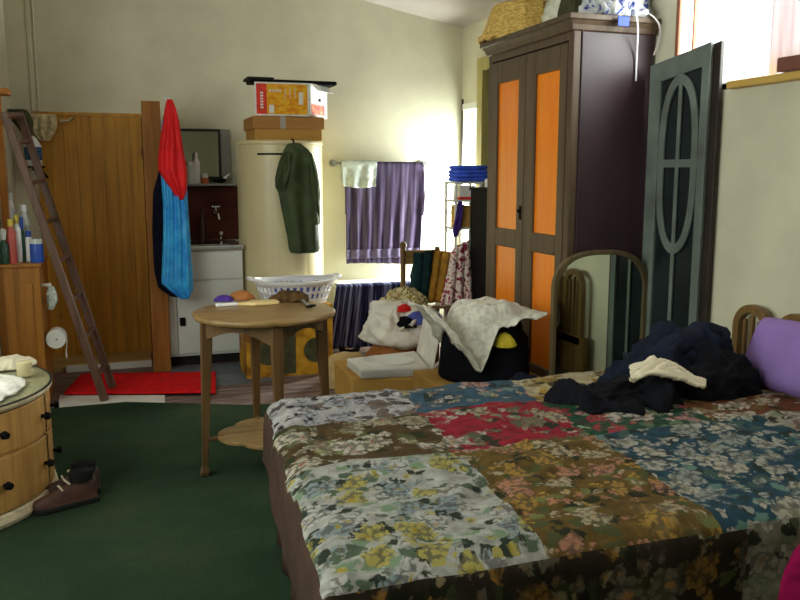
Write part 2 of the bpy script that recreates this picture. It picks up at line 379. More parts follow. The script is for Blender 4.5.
# window 2
w = thing('window_2', (XR, (VY0+VY1)/2, VZ0), 'narrow bright window in the right wall by the back corner', 'window'); struct(w)
m = MB(); m.b2(XR-.01, XR+.1, VY0, VY0+.015, VZ0, VZ1); m.b2(XR-.01, XR+.1, VY0, VY1, VZ1-.03, VZ1+.02); m.b2(XR-.02, XR+.1, VY0, VY1, VZ0-.03, VZ0); m.build('window_frame', 'white', w)
m = MB(); m.b2(XR-.012, XR-.001, VY1-.004, VY1+.012, VZ0, VZ1+.06); m.build('frame_edge', 'darkframe', w)
m = MB(); m.b2(XR+.058, XR+.064, VY0+.01, VY1-.01, VZ0, VZ1); m.build('window_pane', 'glass', w)
w = thing('added_fill_window', (XLF, (LY0+LY1)/2, LZ0), 'added out of view window in the left wall, for fill light', 'window'); struct(w)  # added window outside the view, there only to bring in fill light
m = MB()
for y in (LY0, (LY0+LY1)/2-.025, LY1-.05): m.b2(XLF-.09, XLF+.01, y, y+.05, LZ0, LZ1)
m.b2(XLF-.09, XLF+.02, LY0, LY1, LZ0, LZ0+.05); m.b2(XLF-.09, XLF+.01, LY0, LY1, LZ1-.05, LZ1); m.build('window_frame', 'white', w)
m = MB(); m.b2(XLF-.05, XLF-.045, LY0+.02, LY1-.02, LZ0+.02, LZ1-.02); m.build('window_pane', 'glass', w)
# door
w = thing('door_1', (XR, (DY0+DY1)/2, 0), 'dark door with yellow green timber frame behind the wardrobe', 'door'); struct(w)
m = MB(); m.b2(XR-.025, XR+.1, DY1, DY1+.1, 0, DZ1+.1); m.b2(XR-.025, XR+.1, DY0-.1, DY0, 0, DZ1+.1); m.b2(XR-.025, XR+.1, DY0, DY1, DZ1, DZ1+.1); m.build('door_frame', 'greenframe', w, .004)
m = MB(); m.b2(XR+.03, XR+.07, DY0, DY1, .005, DZ1); 
for z0, z1 in ((.15, .95), (1.1, 1.98)): m.b2(XR+.02, XR+.035, DY0+.14, DY1-.14, z0, z1)
m.build('door_leaf', 'darkdoor', w, .004)
m = MB(); m.lathe([(.0, -.03), (.03, -.02), (.03, .02), (.0, .03)], (XR, DY0+.07, 1.0), 14); m.build('door_knob', 'chrome', w, smooth=True)
# trims: pine panelling on the back wall, conduit strip, partition
m = MB(); bw = .0885
for i in range(8):
    x0 = -.505+i*bw
    m.prism([(x0+.0004, YB, 0), (x0+.0004, YB-.015, 0), (x0+.0015, YB-.0175, 0), (x0+bw-.0015, YB-.0175, 0), (x0+bw-.0004, YB-.015, 0), (x0+bw-.0004, YB, 0)], (0, 0, 1.762))
m.b2(-.51, .20, YB-.03, YB, 1.762, 1.785)
o = struct(m.build('trim_1', 'pine'), 'golden knotty pine panelling on the back wall')
m = MB(); m.b2(-.522, -.497, YB-.014, YB, 1.79, CZ(-.5)); m.b2(-.483, -.472, YB-.010, YB, 1.79, CZ(-.5)); struct(m.build('trim_2', 'wall', None, .003), 'thin painted cover strip up the back wall')
m = MB(); m.b2(.205, .295, 5.80, YB, 0, 1.755); m.b2(.19, .308, 5.775, 5.85, 0, 1.83); struct(m.build('wall_partition', 'pine_end', None, .004), 'dark pine partition end beside the hanging jacket')
m = MB(); m.b2(XL+.004, .188, 5.99, YB-.018, 0, .035); tag(m.build('alcove_floor', 'tray', None, .003), 'yellowish raised wooden floor at the foot of the pine panelling', 'platform')
m = MB(); m.b2(-.38, .186, 5.955, 5.988, 0, .045); tag(m.build('white_edging', 'white', None, .003), 'white edging strip between the red mat and the pine alcove', 'edging')

# ------------------------------------------------------------------ floor coverings
m = MB(); poly = [(-1.28, 4.91), (-.65, 4.91), (-.65, 5.02), (.0, 5.02), (.68, 4.72), (1.5, 4.55), (2.0, 4.10), (2.6, 2.98), (2.6, -1.5), (-1.28, -1.5)]
m.prism([(x, y, .001) for x, y in reversed(poly)], (0, 0, .009)); tag(m.build('carpet', 'carpet', None, .004), 'dark green carpet covering the near half of the floor', 'carpet')
m = MB(); m.b2(.30, .95, 5.25, 5.86, .001, .004); tag(m.build('vinyl_mat', 'vinyl', None), 'blue grey vinyl sheet on the floor before the sink unit', 'mat')
a, b, c, d = at(57, 408, z=0), at(165, 404, z=0), at(165, 396, z=0), at(60, 396, z=0)
m = MB(); m.prism([(p.x, p.y, .001) for p in (a, b, c, d)], (0, 0, .006)); tag(m.build('white_board', 'white', None, .002), 'white board lying along the front edge of the red mat', 'board')
A, B, C_, D = at(64, 397, z=0), at(216, 396, z=0), at(216, 375, z=0), at(82, 377, z=0)
def matf(u, v):
    p = (A*(1-u)+B*u)*(1-v)+(D*(1-u)+C_*u)*v
    return Vector((p.x, p.y, .016+.004*noise.noise((p.x*6, p.y*6, 2))))
m = MB(); m.grid(matf, 40, 16); tag(m.build('bath_mat', 'red_mat', None, smooth=True, solid=.010), 'bright red mat on the floor before the pine alcove', 'mat')

# ------------------------------------------------------------------ cloth helpers
def hang(name, mat, rows, y, depth, folds=5, amp=.25, parent=None, label=None, seed=0, n=48, wr=.006, slope=0.0, z_top=None):
    """hanging garment as a closed folded body; rows = (py, left px, right px) on the plane y"""
    keys = [(at(l, py, y=y), at(r, py, y=y)) for py, l, r in rows]
    rings = []; steps = 6
    for a, b in zip(keys, keys[1:]):
        for k in range(steps):
            t = k/steps; rings.append((a[0].lerp(b[0], t), a[1].lerp(b[1], t)))
    rings.append(keys[-1]); N = len(rings); R = []
    for q, (l, r) in enumerate(rings):
        c = (l+r)/2; hw = (r-l).length/2; f = q/(N-1); ring = []
        yo = slope*f
        for i in range(n):
            th = 2*PI*i/n; x = math.cos(th); s_ = math.sin(th)
            e = abs(s_)**.8*(1 if s_ > 0 else -1)
            d = depth*(.35+.65*min(1, f*4))*(.75+amp*math.sin(x*folds*2+seed+f*1.5))
            w = noise.noise((x*2.5+seed, f*7, s_*1.3+seed))*wr*2
            ring.append(Vector((c.x+x*hw, y+yo+e*d*min(1, hw/.06)*.5-w, (l.z+r.z)/2+wr*noise.noise((x*3, seed, f*3)))))
        R.append(ring)
    m = MB(); m.rings(R); return m.build(name, mat, parent, smooth=True, label=label, sub=1, angle=180)
def ridg(p, octs=4):
    """ridged, domain-warped noise: sharp fold crests between soft hollows"""
    w = Vector((noise.noise(p*.7+Vector((3.1, 0, 0))), noise.noise(p*.7+Vector((0, 5.7, 0))), noise.noise(p*.7+Vector((0, 0, 9.2)))))
    q = p+w*.9; a = 1.0; f = 1.0; t = 0
    for k in range(octs):
        t += a*(.42-abs(noise.noise(q*f+Vector((k*7.3, k*3.1, 0)))))*1.6; a *= .5; f *= 2.05
    return t
def hsurf(x, y, seed, fr=6.0, rid=.5):
    return ridg(Vector((x*fr*.55, y*fr*.55, seed*3.1)), 3)*rid+noise.noise(Vector((x*fr, y*fr, seed*3.1)))*(1-rid)
def heap(name, mat, c, rx, ry, h, rot=0, seed=1, wr=.18, pw=2.4, parent=None, label=None, n=128, nr=44, fr=7, edge=.16, flat=0, hf=None):
    """crumpled cloth heap: closed mesh, flat base, sharp folded upper side"""
    c = Vector(c); m = MB(); rings = []; cr, sr = math.cos(rot), math.sin(rot)
    if max(rx, ry) < .09: n, nr = 72, 22
    rad = lambda th: 1+edge*noise.noise((math.cos(th)*1.6+seed, math.sin(th)*1.6, seed))+edge*.5*noise.noise((math.cos(th)*4+seed, math.sin(th)*4, 1))
    amp = wr*min(rx, ry, h)*1.15
    for j in range(nr+1):
        t = j/nr; ring = []; rr = max(math.sin(t*PI/2), 1e-3)
        for i in range(n):
            th = 2*PI*i/n; k = rad(th)*rr; x, y = rx*math.cos(th)*k, ry*math.sin(th)*k
            z = h*(max(0, 1-rr**pw))**.7
            if hf: z *= hf(math.cos(th)*rr, math.sin(th)*rr)
            d = amp*ridg(Vector((x, y, z))*fr*.62+Vector((seed*1.7, seed*.9, 0)))
            nr_ = Vector((x/rx**2, y/ry**2, z/h**2+.4/h)).normalized(); e = 1 if t < .999 else .5
            x += nr_.x*d*e; y += nr_.y*d*e; z = max(0, z+nr_.z*d) if t < .999 else 0
            ring.append(Vector((c.x+x*cr-y*sr, c.y+x*sr+y*cr, c.z+z)))
        rings.append(ring)
    m.rings(rings[::-1])
    return m.build(name, mat, parent, smooth=True, label=label, angle=180)

# ------------------------------------------------------------------ ladder
lad = thing('ladder', (-.3, 5.2, 0), 'old dark wooden ladder leaning by the pine panelling with its feet on the floor', 'ladder')
f1, f2 = at(105, 402, z=.0), at(113, 392, z=.0)
f1 = Vector((f1.x, f1.y, .008)); f2 = Vector((f2.x, f2.y, .026))
t1 = at(4, 112, y=5.15); t2 = at(19, 112, y=5.44)
def rail(a, b):
    d = (b-a).normalized(); yv = (f2-f1); yv -= d*yv.dot(d); yv.normalize(); xv = d.cross(yv)
    m = MB(); R = []
    for p, k in ((a, 1), (b, .92)):
        R.append([p+xv*.024*k*i+yv*.014*k*j for i, j in ((-1,-1), (1,-1), (1,1), (-1,1))])
    return m.rings(R), d
for a, b in ((f1, t1), (f2, t2)):
    m, _ = rail(a, b); m.build('rail', 'ladder', lad, .006)
for i in range(7):
    t = .09+i*.135
    m = MB(); m.cyl(f1.lerp(t1, t), f2.lerp(t2, t), .014, .014, 12); m.build('rung', 'ladder', lad, smooth=True)
m = MB(); p = t1.lerp(f1, .012); q = t2.lerp(f2, .012); m.cyl(p+Vector((.0, -.025, 0)), q+Vector((0, .025, 0)), .02, .02, 12); m.build('top_rung', 'ladder', lad, smooth=True)

# ------------------------------------------------------------------ left cabinet with toiletries
cb = thing('wooden_cabinet', (-.545, 5.3, 0), 'low brown wooden cabinet at the left edge behind the ladder, toiletries on top', 'cabinet')
m = MB(); m.b2(XL+.004, -.43, 5.05, 5.62, .0, .83); m.build('body', 'cab', cb, .004)
m = MB(); m.b2(XL+.004, -.422, 5.04, 5.63, .83, .85); m.build('cabinet_top', 'cab', cb, .004)
m = MB(); m.b2(-.62, -.47, 5.043, 5.051, .10, .74); m.build('door', 'cab', cb, .003)
def bottle(px, y, prof, mat, label, cap=None, capm=None, cat='bottle'):
    p = at(px, 262, y=y); base = Vector((p.x, y, .85))
    prof = [(r*1.15, z*1.35) for r, z in prof]; cap = [(r*1.15, z*1.35) for r, z in cap] if cap else None
    t = thing('toiletry_bottle', base, label, cat, 'toiletries on the brown cabinet')
    m = MB(); m.lathe(prof, base, 20); m.build('bottle_body', mat, t, smooth=True)
    if cap:
        m = MB(); m.lathe(cap, base, 16); m.build('cap', capm, t, smooth=True)
bottle(-1, 5.14, [(.022, 0), (.024, .005), (.024, .12), (.010, .15), (.010, .165)], 'bot_clear', 'pale bottle with a black top at the left edge of the cabinet', [(.013, .165), (.013, .21), (.0, .212)], 'black')
bottle(5, 5.10, [(.02, 0), (.021, .005), (.021, .08), (.009, .095), (.009, .10)], 'bot_green', 'short dark green bottle with pale top left of the red bottle', [(.012, .10), (.018, .14), (.0, .15)], 'bot_clear')
bottle(13, 5.13, [(.021, 0), (.022, .005), (.022, .13), (.011, .15), (.011, .155)], 'bot_red', 'red bottle with a yellow cap on the brown cabinet', [(.014, .155), (.014, .185), (.0, .187)], 'cap_yellow')
bottle(19, 5.18, [(.018, 0), (.019, .005), (.019, .14), (.009, .16), (.009, .165)], 'white_pl', 'slim white bottle with a yellow cap right of the red bottle', [(.012, .165), (.012, .20), (.0, .202)], 'cap_yellow')
bottle(24, 5.20, [(.011, 0), (.012, .004), (.012, .12), (.007, .14)], 'bot_green', 'thin dark green tube bottle with blue cap on the cabinet', [(.009, .14), (.009, .19), (.0, .192)], 'cap_blue')
bottle(30, 5.22, [(.020, 0), (.021, .005), (.021, .09), (.012, .105)], 'white_pl', 'squat white bottle with blue cap beside the blue tub', [(.014, .105), (.014, .13), (.0, .132)], 'cap_blue')
bottle(37.5, 5.13, [(.030, 0), (.032, .005), (.032, .075), (.030, .08)], 'cap_blue', 'round blue tub with pale lid at the cabinet corner', [(.032, .08), (.032, .10), (.0, .102)], 'bot_clear', 'tub')
bottle(27, 5.34, [(.028, 0), (.03, .005), (.03, .16), (.014, .2), (.014, .21)], 'bot_clear', 'tall clear bottle at the back of the cabinet top', [(.016, .21), (.016, .24), (.0, .242)], 'white_pl')
bottle(14, 5.40, [(.03, 0), (.032, .005), (.032, .2), (.014, .25), (.014, .26)], 'white_pl', 'tall white bottle at the back left of the cabinet top', [(.016, .26), (.016, .29), (.0, .292)], 'bot_clear')
# roll and cloth on the cabinet end
tr = thing('toilet_roll', (-.37, 5.2, .3), 'white toilet roll hanging on the end of the brown cabinet', 'toilet roll')
m = MB(); m.cyl((-.370, 5.09, .40), (-.370, 5.20, .40), .055, .055, 24); m.build('roll', 'white', tr, smooth=True)
m = MB(); m.grid(lambda u, v: Vector((-.318+.004*math.sin(v*6), 5.09+u*.11, .40-v*.12+.012*math.sin(u*9)*v)), 10, 10); m.build('loose_sheet', 'white', tr, smooth=True, solid=.002)
m = MB(); m.cyl((-.43, 5.21, .40), (-.36, 5.21, .40), .006, .006, 8); m.cyl((-.365, 5.08, .40), (-.365, 5.215, .40), .005, .005, 8); m.build('holder', 'steel', tr)
hc = thing('hand_cloth', (-.40, 5.1, .5), 'small white cloth hanging from a peg on the cabinet end', 'cloth')
o = hang('cloth_body', 'paleblue', [(286, 48, 54), (294, 46, 57), (302, 47, 58), (310, 48, 53)], 5.14, .05, 3, .2, hc, seed=3)
m = MB(); p = at(50, 285, y=5.14); m.cyl((-.435, 5.14, p.z), (-.38, 5.14, p.z), .008, .012, 10); m.build('peg', 'white', hc)

# shelf rack at the far left, with pole
rk = thing('shelf_post', (-.60, 5.15, .85), 'orange wood upright with a ledge on top standing at the left edge', 'post')
m = MB(); m.b2(-.635, -.595, 5.30, 5.34, .85, 1.80); m.build('upright', 'orangewood', rk, .004)
m = MB(); m.b2(-.65, -.545, 5.24, 5.38, 1.80, 1.835); m.build('ledge', 'orangewood', rk, .006)
m = MB(); m.b2(-.65, -.570, 5.25, 5.36, 1.64, 1.70); m.build('bracket', 'orangewood', rk, .006)
m = MB(); p = at(7.5, 200, y=5.45); m.cyl((p.x, 5.45, .852), (p.x, 5.45, 1.5), .010, .010, 12); m.cyl((p.x, 5.45, .851), (p.x, 5.45, .862), .028, .028, 16); m.build('pole', 'greymetal', thing('metal_pole', (p.x, 5.45, .85), 'slim grey metal pole standing behind the toiletry bottles', 'pole'), smooth=True)
# things hung on the left end of the panelling
hang('folded_cloth', 'beige', [(114, 30, 56), (119, 27, 57), (127, 28, 57), (135, 32, 54), (141, 40, 50)], 6.31, .09, 5, .3, None, seed=1)
tag(bpy.data.objects['folded_cloth'], 'striped beige cloth folded over the top left of the pine panelling', 'cloth')
hang('dark_cloth', 'darkgreen', [(109, 6, 26), (114, 4, 30), (122, 12, 34), (135, 24, 32), (146, 27, 32)], 6.2, .08, 3, .2, None, seed=4)
tag(bpy.data.objects['dark_cloth'], 'dark olive cloth hanging behind the top of the ladder', 'cloth')
pk = thing('spray_bottle', at(33, 166, y=6.25), 'white packet bottle with a blue patterned label by the ladder', 'bottle')
z0, z1 = at(33, 166, y=6.25).z, at(33, 136, y=6.25).z; px = at(33, 150, y=6.25).x
m = MB(); m.lathe([(.05, z0), (.056, z0+.01), (.056, z1-.07), (.03, z1-.02), (.012, z1)], (px, 6.25, 0), 20); m.build('bottle_body', 'white_pl', pk, smooth=True)
m = MB(); m.lathe([(.0575, z0+.04), (.0575, z1-.075)], (px, 6.25, 0), 20); m.build('bottle_label', 'bot_blue', pk, smooth=True)
cd = thing('soap_shelf', (px, 6.3, z0-.03), 'small dark bracket shelf under the white packet bottle', 'shelf')
m = MB(); m.b2(px-.07, px+.06, 6.19, 6.366, z0-.012, z0); m.build('shelf_board', 'black', cd, .003)
pt = [at(34, 166, y=6.22), at(40, 170, y=6.2), at(48, 176, y=6.2)]
m = MB(); m.tube([p+Vector((0, 0, -.012)) for p in pt], [.02, .022, .008], 10); m.build('handle', 'black', cd, smooth=True)
sh = thing('shower_hook', at(66, 121, y=6.35), 'small silver hook fixed near the top of the pine panelling', 'hook')
p = at(66, 121, y=6.33); m = MB(); m.cyl((p.x-.03, 6.366, p.z), (p.x-.03, 6.33, p.z), .014, .012, 12); m.tube([(p.x-.03, 6.335, p.z), (p.x+.02, 6.32, p.z), (p.x+.05, 6.32, p.z+.02)], .009, 8); m.build('hook_body', 'chrome', sh, smooth=True)

# ------------------------------------------------------------------ dressing table (bow fronted, glass top)
dt = thing('dressing_table', (-.78, 3.68, 0), 'blond wood bow fronted dressing table with glass top at the left edge', 'dressing table')
CX, CY, RX, RY = -.79, 3.68, .495, .52
def bow(k, z, n=60, a0=-PI/2, a1=PI/2, back=True):
    pts = [(CX+RX*k*math.cos(a0+(a1-a0)*i/n)*1.0, CY+RY*k*math.sin(a0+(a1-a0)*i/n), z) for i in range(n+1)]
    if back: pts += [(CX-.38, CY+RY*k, z), (CX-.38, CY-RY*k, z)]
    return pts
m = MB(); m.rings([bow(.945, .05), bow(.945, .468)]); m.build('carcass', 'dress', dt)
m = MB(); m.rings([bow(.985, .0105), bow(1.0, .03), bow(.985, .062)]); m.build('plinth', 'dresspale', dt, .004)
m = MB(); m.rings([bow(.985, .462), bow(1.005, .476), bow(1.0, .49)]); m.build('dresser_top', 'dresspale', dt, .003)
m = MB(); m.rings([bow(.99, .4905), bow(.995, .494), bow(.985, .499)]); m.build('glass_top', 'glasstop', dt)
m = MB()
m.ring_prism(bow(1.008, .488), bow(.985, .488), (0, 0, .0035))
m.build('top_rim', 'darkframe', dt)
def drawer(z0, z1, a0, a1):
    m = MB(); n = 30
    for (k0, k1) in ((.94, .975),):
        L = [[(CX+RX*k*math.cos(a0+(a1-a0)*i/n), CY+RY*k*math.sin(a0+(a1-a0)*i/n), z) for i in range(n+1)] for k, z in ((k0, z0), (k1, z0), (k1, z1), (k0, z1), (k0, z0))]
        m.rings(L, closed=False)
    return m.build('drawer', 'dress', dt, .003)
for z0, z1 in ((.30, .455), (.07, .285)):
    d = drawer(z0, z1, -1.25, -.22); 
    a = -.82; r = .985
    for a in (-.80, -.30):
        p = Vector((CX+RX*r*math.cos(a), CY+RY*r*math.sin(a), (z0+z1)/2)); nrm = Vector((math.cos(a)/RX, math.sin(a)/RY, 0)).normalized()
        m = MB(); m.cyl(p-nrm*.01, p+nrm*.015, .008, .008, 10); m.cyl(p+nrm*.012, p+nrm*.03, .017, .013, 14); m.build('knob', 'black', d, smooth=True)
    d = drawer(z0, z1, -.19, 1.2)
    for a in (.02, .75):
        p = Vector((CX+RX*r*math.cos(a), CY+RY*r*math.sin(a), (z0+z1)/2)); nrm = Vector((math.cos(a)/RX, math.sin(a)/RY, 0)).normalized()
        m = MB(); m.cyl(p-nrm*.01, p+nrm*.015, .008, .008, 10); m.cyl(p+nrm*.012, p+nrm*.03, .017, .013, 14); m.build('knob', 'black', d, smooth=True)
heap('lace_cloth', 'whitecloth', (-.585, 3.56, .4995), .19, .25, .028, .2, 5, .35, 2.5, fr=18)
tag(bpy.data.objects['lace_cloth'], 'rumpled white cloth lying on the glass dressing table top', 'cloth')
heap('folded_napkin', 'cream', (-.50, 3.95, .4995), .12, .07, .04, .4, 8, .2, 5, fr=16)
tag(bpy.data.objects['folded_napkin'], 'small folded cream cloth at the back of the glass top', 'cloth')
m = MB(); m.lathe([(.028, 0), (.031, .004), (.031, .058), (.026, .062), (.0, .062)], (-.405, 3.76, .4995), 20); tag(m.build('cream_jar', 'cream_tank', None, smooth=True), 'small cream jar standing on the right of the glass top', 'jar')

# ------------------------------------------------------------------ shoes
def shoe(loc, rot, label, toe=1.0):
    s = thing('shoe', loc, label, 'shoe', 'shoes beside the dressing table'); Rm = Matrix.Rotation(rot, 3, 'Z'); L = Vector(loc)
    sec = [(-.125, .028, .085), (-.11, .036, .098), (-.06, .036, .095), (-.02, .036, .08), (.03, .041, .058), (.08, .044, .045), (.115, .036, .036), (.135, .018, .026)]
    R = []
    for x, w, h in sec:
        R.append([L+Rm@Vector((x, w*math.cos(t)*(1 if math.sin(t) < 0 else .8), .018+max(0, math.sin(t))*h-(.004 if math.sin(t) < 0 else 0))) for t in [2*PI*i/24 for i in range(24)]])
    m = MB(); m.rings(R); m.build('upper', 'leather', s, smooth=True, sub=1, angle=180)
    out = []
    for x, w, h in sec: out.append((x, w+.006))
    poly = [(x, w) for x, w in out]+[(x, -w) for x, w in reversed(out)]
    m = MB(); m.prism([L+Rm@Vector((x, w, 0)) for x, w in poly], (0, 0, .02)); m.build('sole', 'blackrubber', s, .004)
    m = MB(); R = []
    for z, k in ((.095, .9), (.13, 1.0), (.137, .98), (.125, .8), (.10, .55)):
        R.append([L+Rm@Vector((-.065+.052*k*math.cos(t), .034*k*math.sin(t), z)) for t in [2*PI*i/20 for i in range(20)]])
    m.rings(R); m.build('collar', 'blackrubber', s, smooth=True, label='black padded collar')
    m = MB(); m.tube([L+Rm@Vector((-.01, -.03, .10)), L+Rm@Vector((.0, 0, .108)), L+Rm@Vector((-.01, .03, .10))], .004, 6); m.tube([L+Rm@Vector((.02, -.032, .08)), L+Rm@Vector((.025, 0, .09)), L+Rm@Vector((.02, .032, .08))], .004, 6); m.build('laces', 'cream', s, smooth=True)
p = at(58, 514, z=0)
shoe((p.x+.03, p.y+.05, .010), math.radians(200), 'brown leather shoe with black collar standing on the carpet beside the dressing table, outermost')
shoe((p.x+.035, p.y+.165, .010), math.radians(192), 'brown leather shoe half hidden behind the outermost shoe')

# ------------------------------------------------------------------ jacket on the partition
jk = thing('red_and_blue_jacket', (.33, 5.7, .6), 'red and bright blue nylon jacket hanging from the dark pine partition', 'jacket')
hang('lining', 'darknavy', [(115, 163, 168), (150, 159, 172), (174, 158, 174), (192, 153, 176), (230, 152, 176), (270, 154, 178), (287, 158, 186), (297, 172, 189)], 5.735, .07, 3, .15, jk, seed=2, label='dark navy lining side')
hang('blue_body', 'blue', [(118, 162, 170), (150, 160, 184), (180, 161, 187), (205, 163, 188), (235, 163, 190), (262, 162, 192), (283, 161, 193), (292, 172, 193), (299, 181, 189)], 5.69, .10, 6, .28, jk, seed=5, label='bright blue lower body')
hang('red_hood', 'red', [(99, 167, 172), (106, 165, 175), (120, 163, 179), (140, 160, 182), (158, 158, 185), (170, 158, 187), (180, 164, 187), (190, 171, 187), (200, 178, 184)], 5.665, .13, 4, .2, jk, seed=7, label='red upper part and hood')
m = MB(); p = at(168, 102, y=5.775); m.tube([(p.x-.02, 5.775, p.z+.03), (p.x-.02, 5.72, p.z+.025), (p.x-.01, 5.69, p.z+.0), (p.x, 5.66, p.z+.015)], .006, 8); m.build('hook', 'white_pl', jk, smooth=True)

# ------------------------------------------------------------------ sink unit
sk = thing('sink_unit', (.575, 6.13, 0), 'white enamel sink unit with steel top against the back wall', 'sink unit')
m = MB(); m.b2(.31, .84, 5.90, YB-.002, .07, .82); m.build('body', 'enamel', sk, .004)
m = MB(); m.b2(.325, .825, 5.93, YB-.01, 0, .07); m.build('plinth', 'blackrubber', sk)
m = MB(); m.b2(.30, .85, 5.875, YB-.002, .82, .855); m.build('worktop', 'steel', sk, .008)
m = MB(); m.b2(.315, .835, 5.884, 5.901, .615, .812); m.build('drawer', 'enamel', sk, .003)
d = (lambda m: (m.b2(.315, .365, 5.884, 5.901, .09, .605), m.build('side_panel', 'enamel', sk, .003))[1])(MB())
m = MB(); m.b2(.372, .835, 5.884, 5.901, .09, .605); d = m.build('door', 'enamel', sk, .003)
p = at(178, 322, y=5.88); m = MB(); m.b2(.385, .425, 5.872, 5.886, p.z-.03, p.z+.03); m.build('latch', 'black', d, .003)
m = MB(); m.b2(.40, .75, 5.95, 6.25, .8555, .858); m.build('basin_rim', 'chrome', sk)
# splashback
m = MB(); m.b2(.31, .905, YB-.02, YB-.001, .86, 1.262); tag(m.build('splashback', 'splash', None, .003), 'dark red brown splashback panel on the wall above the sink', 'splashback')
tp = thing('tap', (.70, 6.34, 1.0), 'small chrome tap on the dark splashback above the sink', 'tap')
p = at(216, 215, y=6.30)
m = MB(); m.cyl((p.x, YB-.02, p.z+.02), (p.x, 6.30, p.z+.02), .012, .012, 12); m.tube([(p.x, 6.30, p.z+.02), (p.x, 6.25, p.z+.03), (p.x+.005, 6.2, p.z+.01), (p.x+.01, 6.19, p.z-.03)], .010, 10); m.build('spout', 'chrome', tp, smooth=True)
m = MB(); m.cyl((p.x, 6.30, p.z+.03), (p.x, 6.30, p.z+.06), .009, .009, 10); m.cyl((p.x-.03, 6.30, p.z+.063), (p.x+.03, 6.30, p.z+.063), .008, .008, 10); m.build('handle', 'chrome', tp, smooth=True)
tp2 = thing('waste_pipe_tap', (.74, 6.34, .9), 'low chrome stop tap under the small tap above the sink', 'tap')
p = at(221, 233, y=6.32); m = MB(); m.cyl((p.x, YB-.02, p.z), (p.x, 6.30, p.z), .016, .014, 12); m.cyl((p.x, 6.32, p.z), (p.x, 6.32, p.z-.045), .009, .009, 10); m.build('valve', 'chrome', tp2, smooth=True)
bt = thing('dark_bottle', (.62, 6.25, .858), 'tall dark bottle standing at the back of the sink top', 'bottle')
m = MB(); m.lathe([(.03, 0), (.032, .01), (.032, .14), (.012, .2), (.012, .25)], (.60, 6.28, .8585), 18); m.build('bottle_body', plain('brown glass', (70,44,40), .2), bt, smooth=True)

# mirror cabinet
mc = thing('mirror_cabinet', (.65, 6.3, 1.26), 'grey mirror fixed on the wall above the sink, shelf below', 'mirror')
x0, x1, z0, z1 = .44, .835, 1.315, 1.685
m = MB(); m.b2(x0+.02, x1-.075, YB-.04, YB-.028, z0+.02, z1-.02); m.build('mirror_glass', 'mirrordull', mc)
m = MB(); m.b2(x0, x0+.02, YB-.045, YB-.001, z0, z1); m.b2(x1-.09, x1-.072, YB-.05, YB-.001, z0, z1); m.b2(x0, x1-.08, YB-.045, YB-.001, z1-.02, z1); m.b2(x0, x1-.08, YB-.045, YB-.001, z0, z0+.02); m.b2(x0, x1-.08, YB-.028, YB-.001, z0, z1); m.build('frame', 'darkframe', mc, .002)
m = MB(); m.b2(x1-.072, x1, YB-.04, YB-.001, z0, z1); m.build('side_strip', 'greymetal', mc, .003)
m = MB(); m.b2(x0-.02, .855, 6.20, YB-.001, 1.268, 1.284); tag(m.build('glass_shelf', 'greymetal', None, .003), 'narrow grey shelf under the mirror above the sink', 'shelf')
def sb(px, prof, mat, label, y=6.27, cat='bottle', cap=None):
    x = at(px, 180, y=y).x; t = thing('shelf_bottle', (x, y, 1.284), label, cat, 'bottles on the mirror shelf')
    m = MB(); m.lathe(prof, (x, y, 1.2845), 16); m.build('bottle_body', mat, t, smooth=True)
    if cap: m = MB(); m.lathe(cap, (x, y, 1.2845), 14); m.build('cap', 'white_pl', t, smooth=True)
sb(190.5, [(.03, 0), (.032, .005), (.032, .12), (.02, .14)], 'bot_clear', 'stout white bottle on the mirror shelf beside the red jacket', cap=[(.02, .14), (.02, .16), (0, .161)])
sb(197, [(.024, 0), (.026, .005), (.026, .15), (.012, .185)], 'white_pl', 'tallest white bottle on the mirror shelf', cap=[(.013, .185), (.010, .225), (0, .226)])
sb(205, [(.026, 0), (.028, .005), (.028, .03), (.022, .04)], 'orangecap', 'small orange brown jar with pale lid on the mirror shelf', cat='jar', cap=[(.024, .04), (.024, .075), (0, .076)])
rz = thing('hair_clipper', at(222, 178, y=6.24), 'dark and silver hand tool lying at the right of the mirror shelf', 'tool')
a, b, c = at(211, 183, y=6.26), at(221, 181, y=6.26), at(228, 174, y=6.26)
m = MB(); m.tube([Vector((a.x, 6.26, 1.303)), Vector((b.x, 6.26, 1.305)), Vector((c.x-.02, 6.26, 1.318))], [.008, .020, .018], 10); m.build('body', 'black', rz, smooth=True)
m = MB(); m.tube([Vector((c.x-.03, 6.26, 1.318)), Vector((c.x+.012, 6.26, 1.35))], [.018, .013], 10); m.build('head', 'chrome', rz, smooth=True)

# ------------------------------------------------------------------ water tank, cartons, green jacket
TX, TY, TR = 1.15, 6.05, .31
tk = thing('hot_water_tank', (TX, TY, 0), 'tall cream round hot water tank against the back wall, cartons on top', 'water tank')
m = MB(); m.lathe([(TR-.02, .04), (TR, .06), (TR, 1.555), (TR-.005, 1.56)], (TX, TY, 0), 64); m.build('body', 'cream_tank', tk, smooth=True)
m = MB(); m.lathe([(TR-.03, 0), (TR-.03, .04)], (TX, TY, 0), 48); m.build('base', 'blackrubber', tk, smooth=True)
m = MB(); m.lathe([(TR-.004, 1.558), (TR+.006, 1.562), (TR+.006, 1.575), (TR-.008, 1.588), (0.0, 1.589)], (TX, TY, 0), 64); m.build('lid', 'cream_tank', tk, smooth=True)
def arcpanel(name, a0, a1, z0, z1, mat, th=.006):
    n = 16; R = []
    for k, z in ((TR-.004, z0), (TR+th, z0), (TR+th, z1), (TR-.004, z1), (TR-.004, z0)):
        R.append([(TX+k*math.cos(a0+(a1-a0)*i/n), TY+k*math.sin(a0+(a1-a0)*i/n), z) for i in range(n+1)])
    m = MB(); m.rings(R, closed=False); return m.build(name, mat, tk)
arcpanel('slot', math.radians(230), math.radians(272), 1.485, 1.498, 'black', .004)
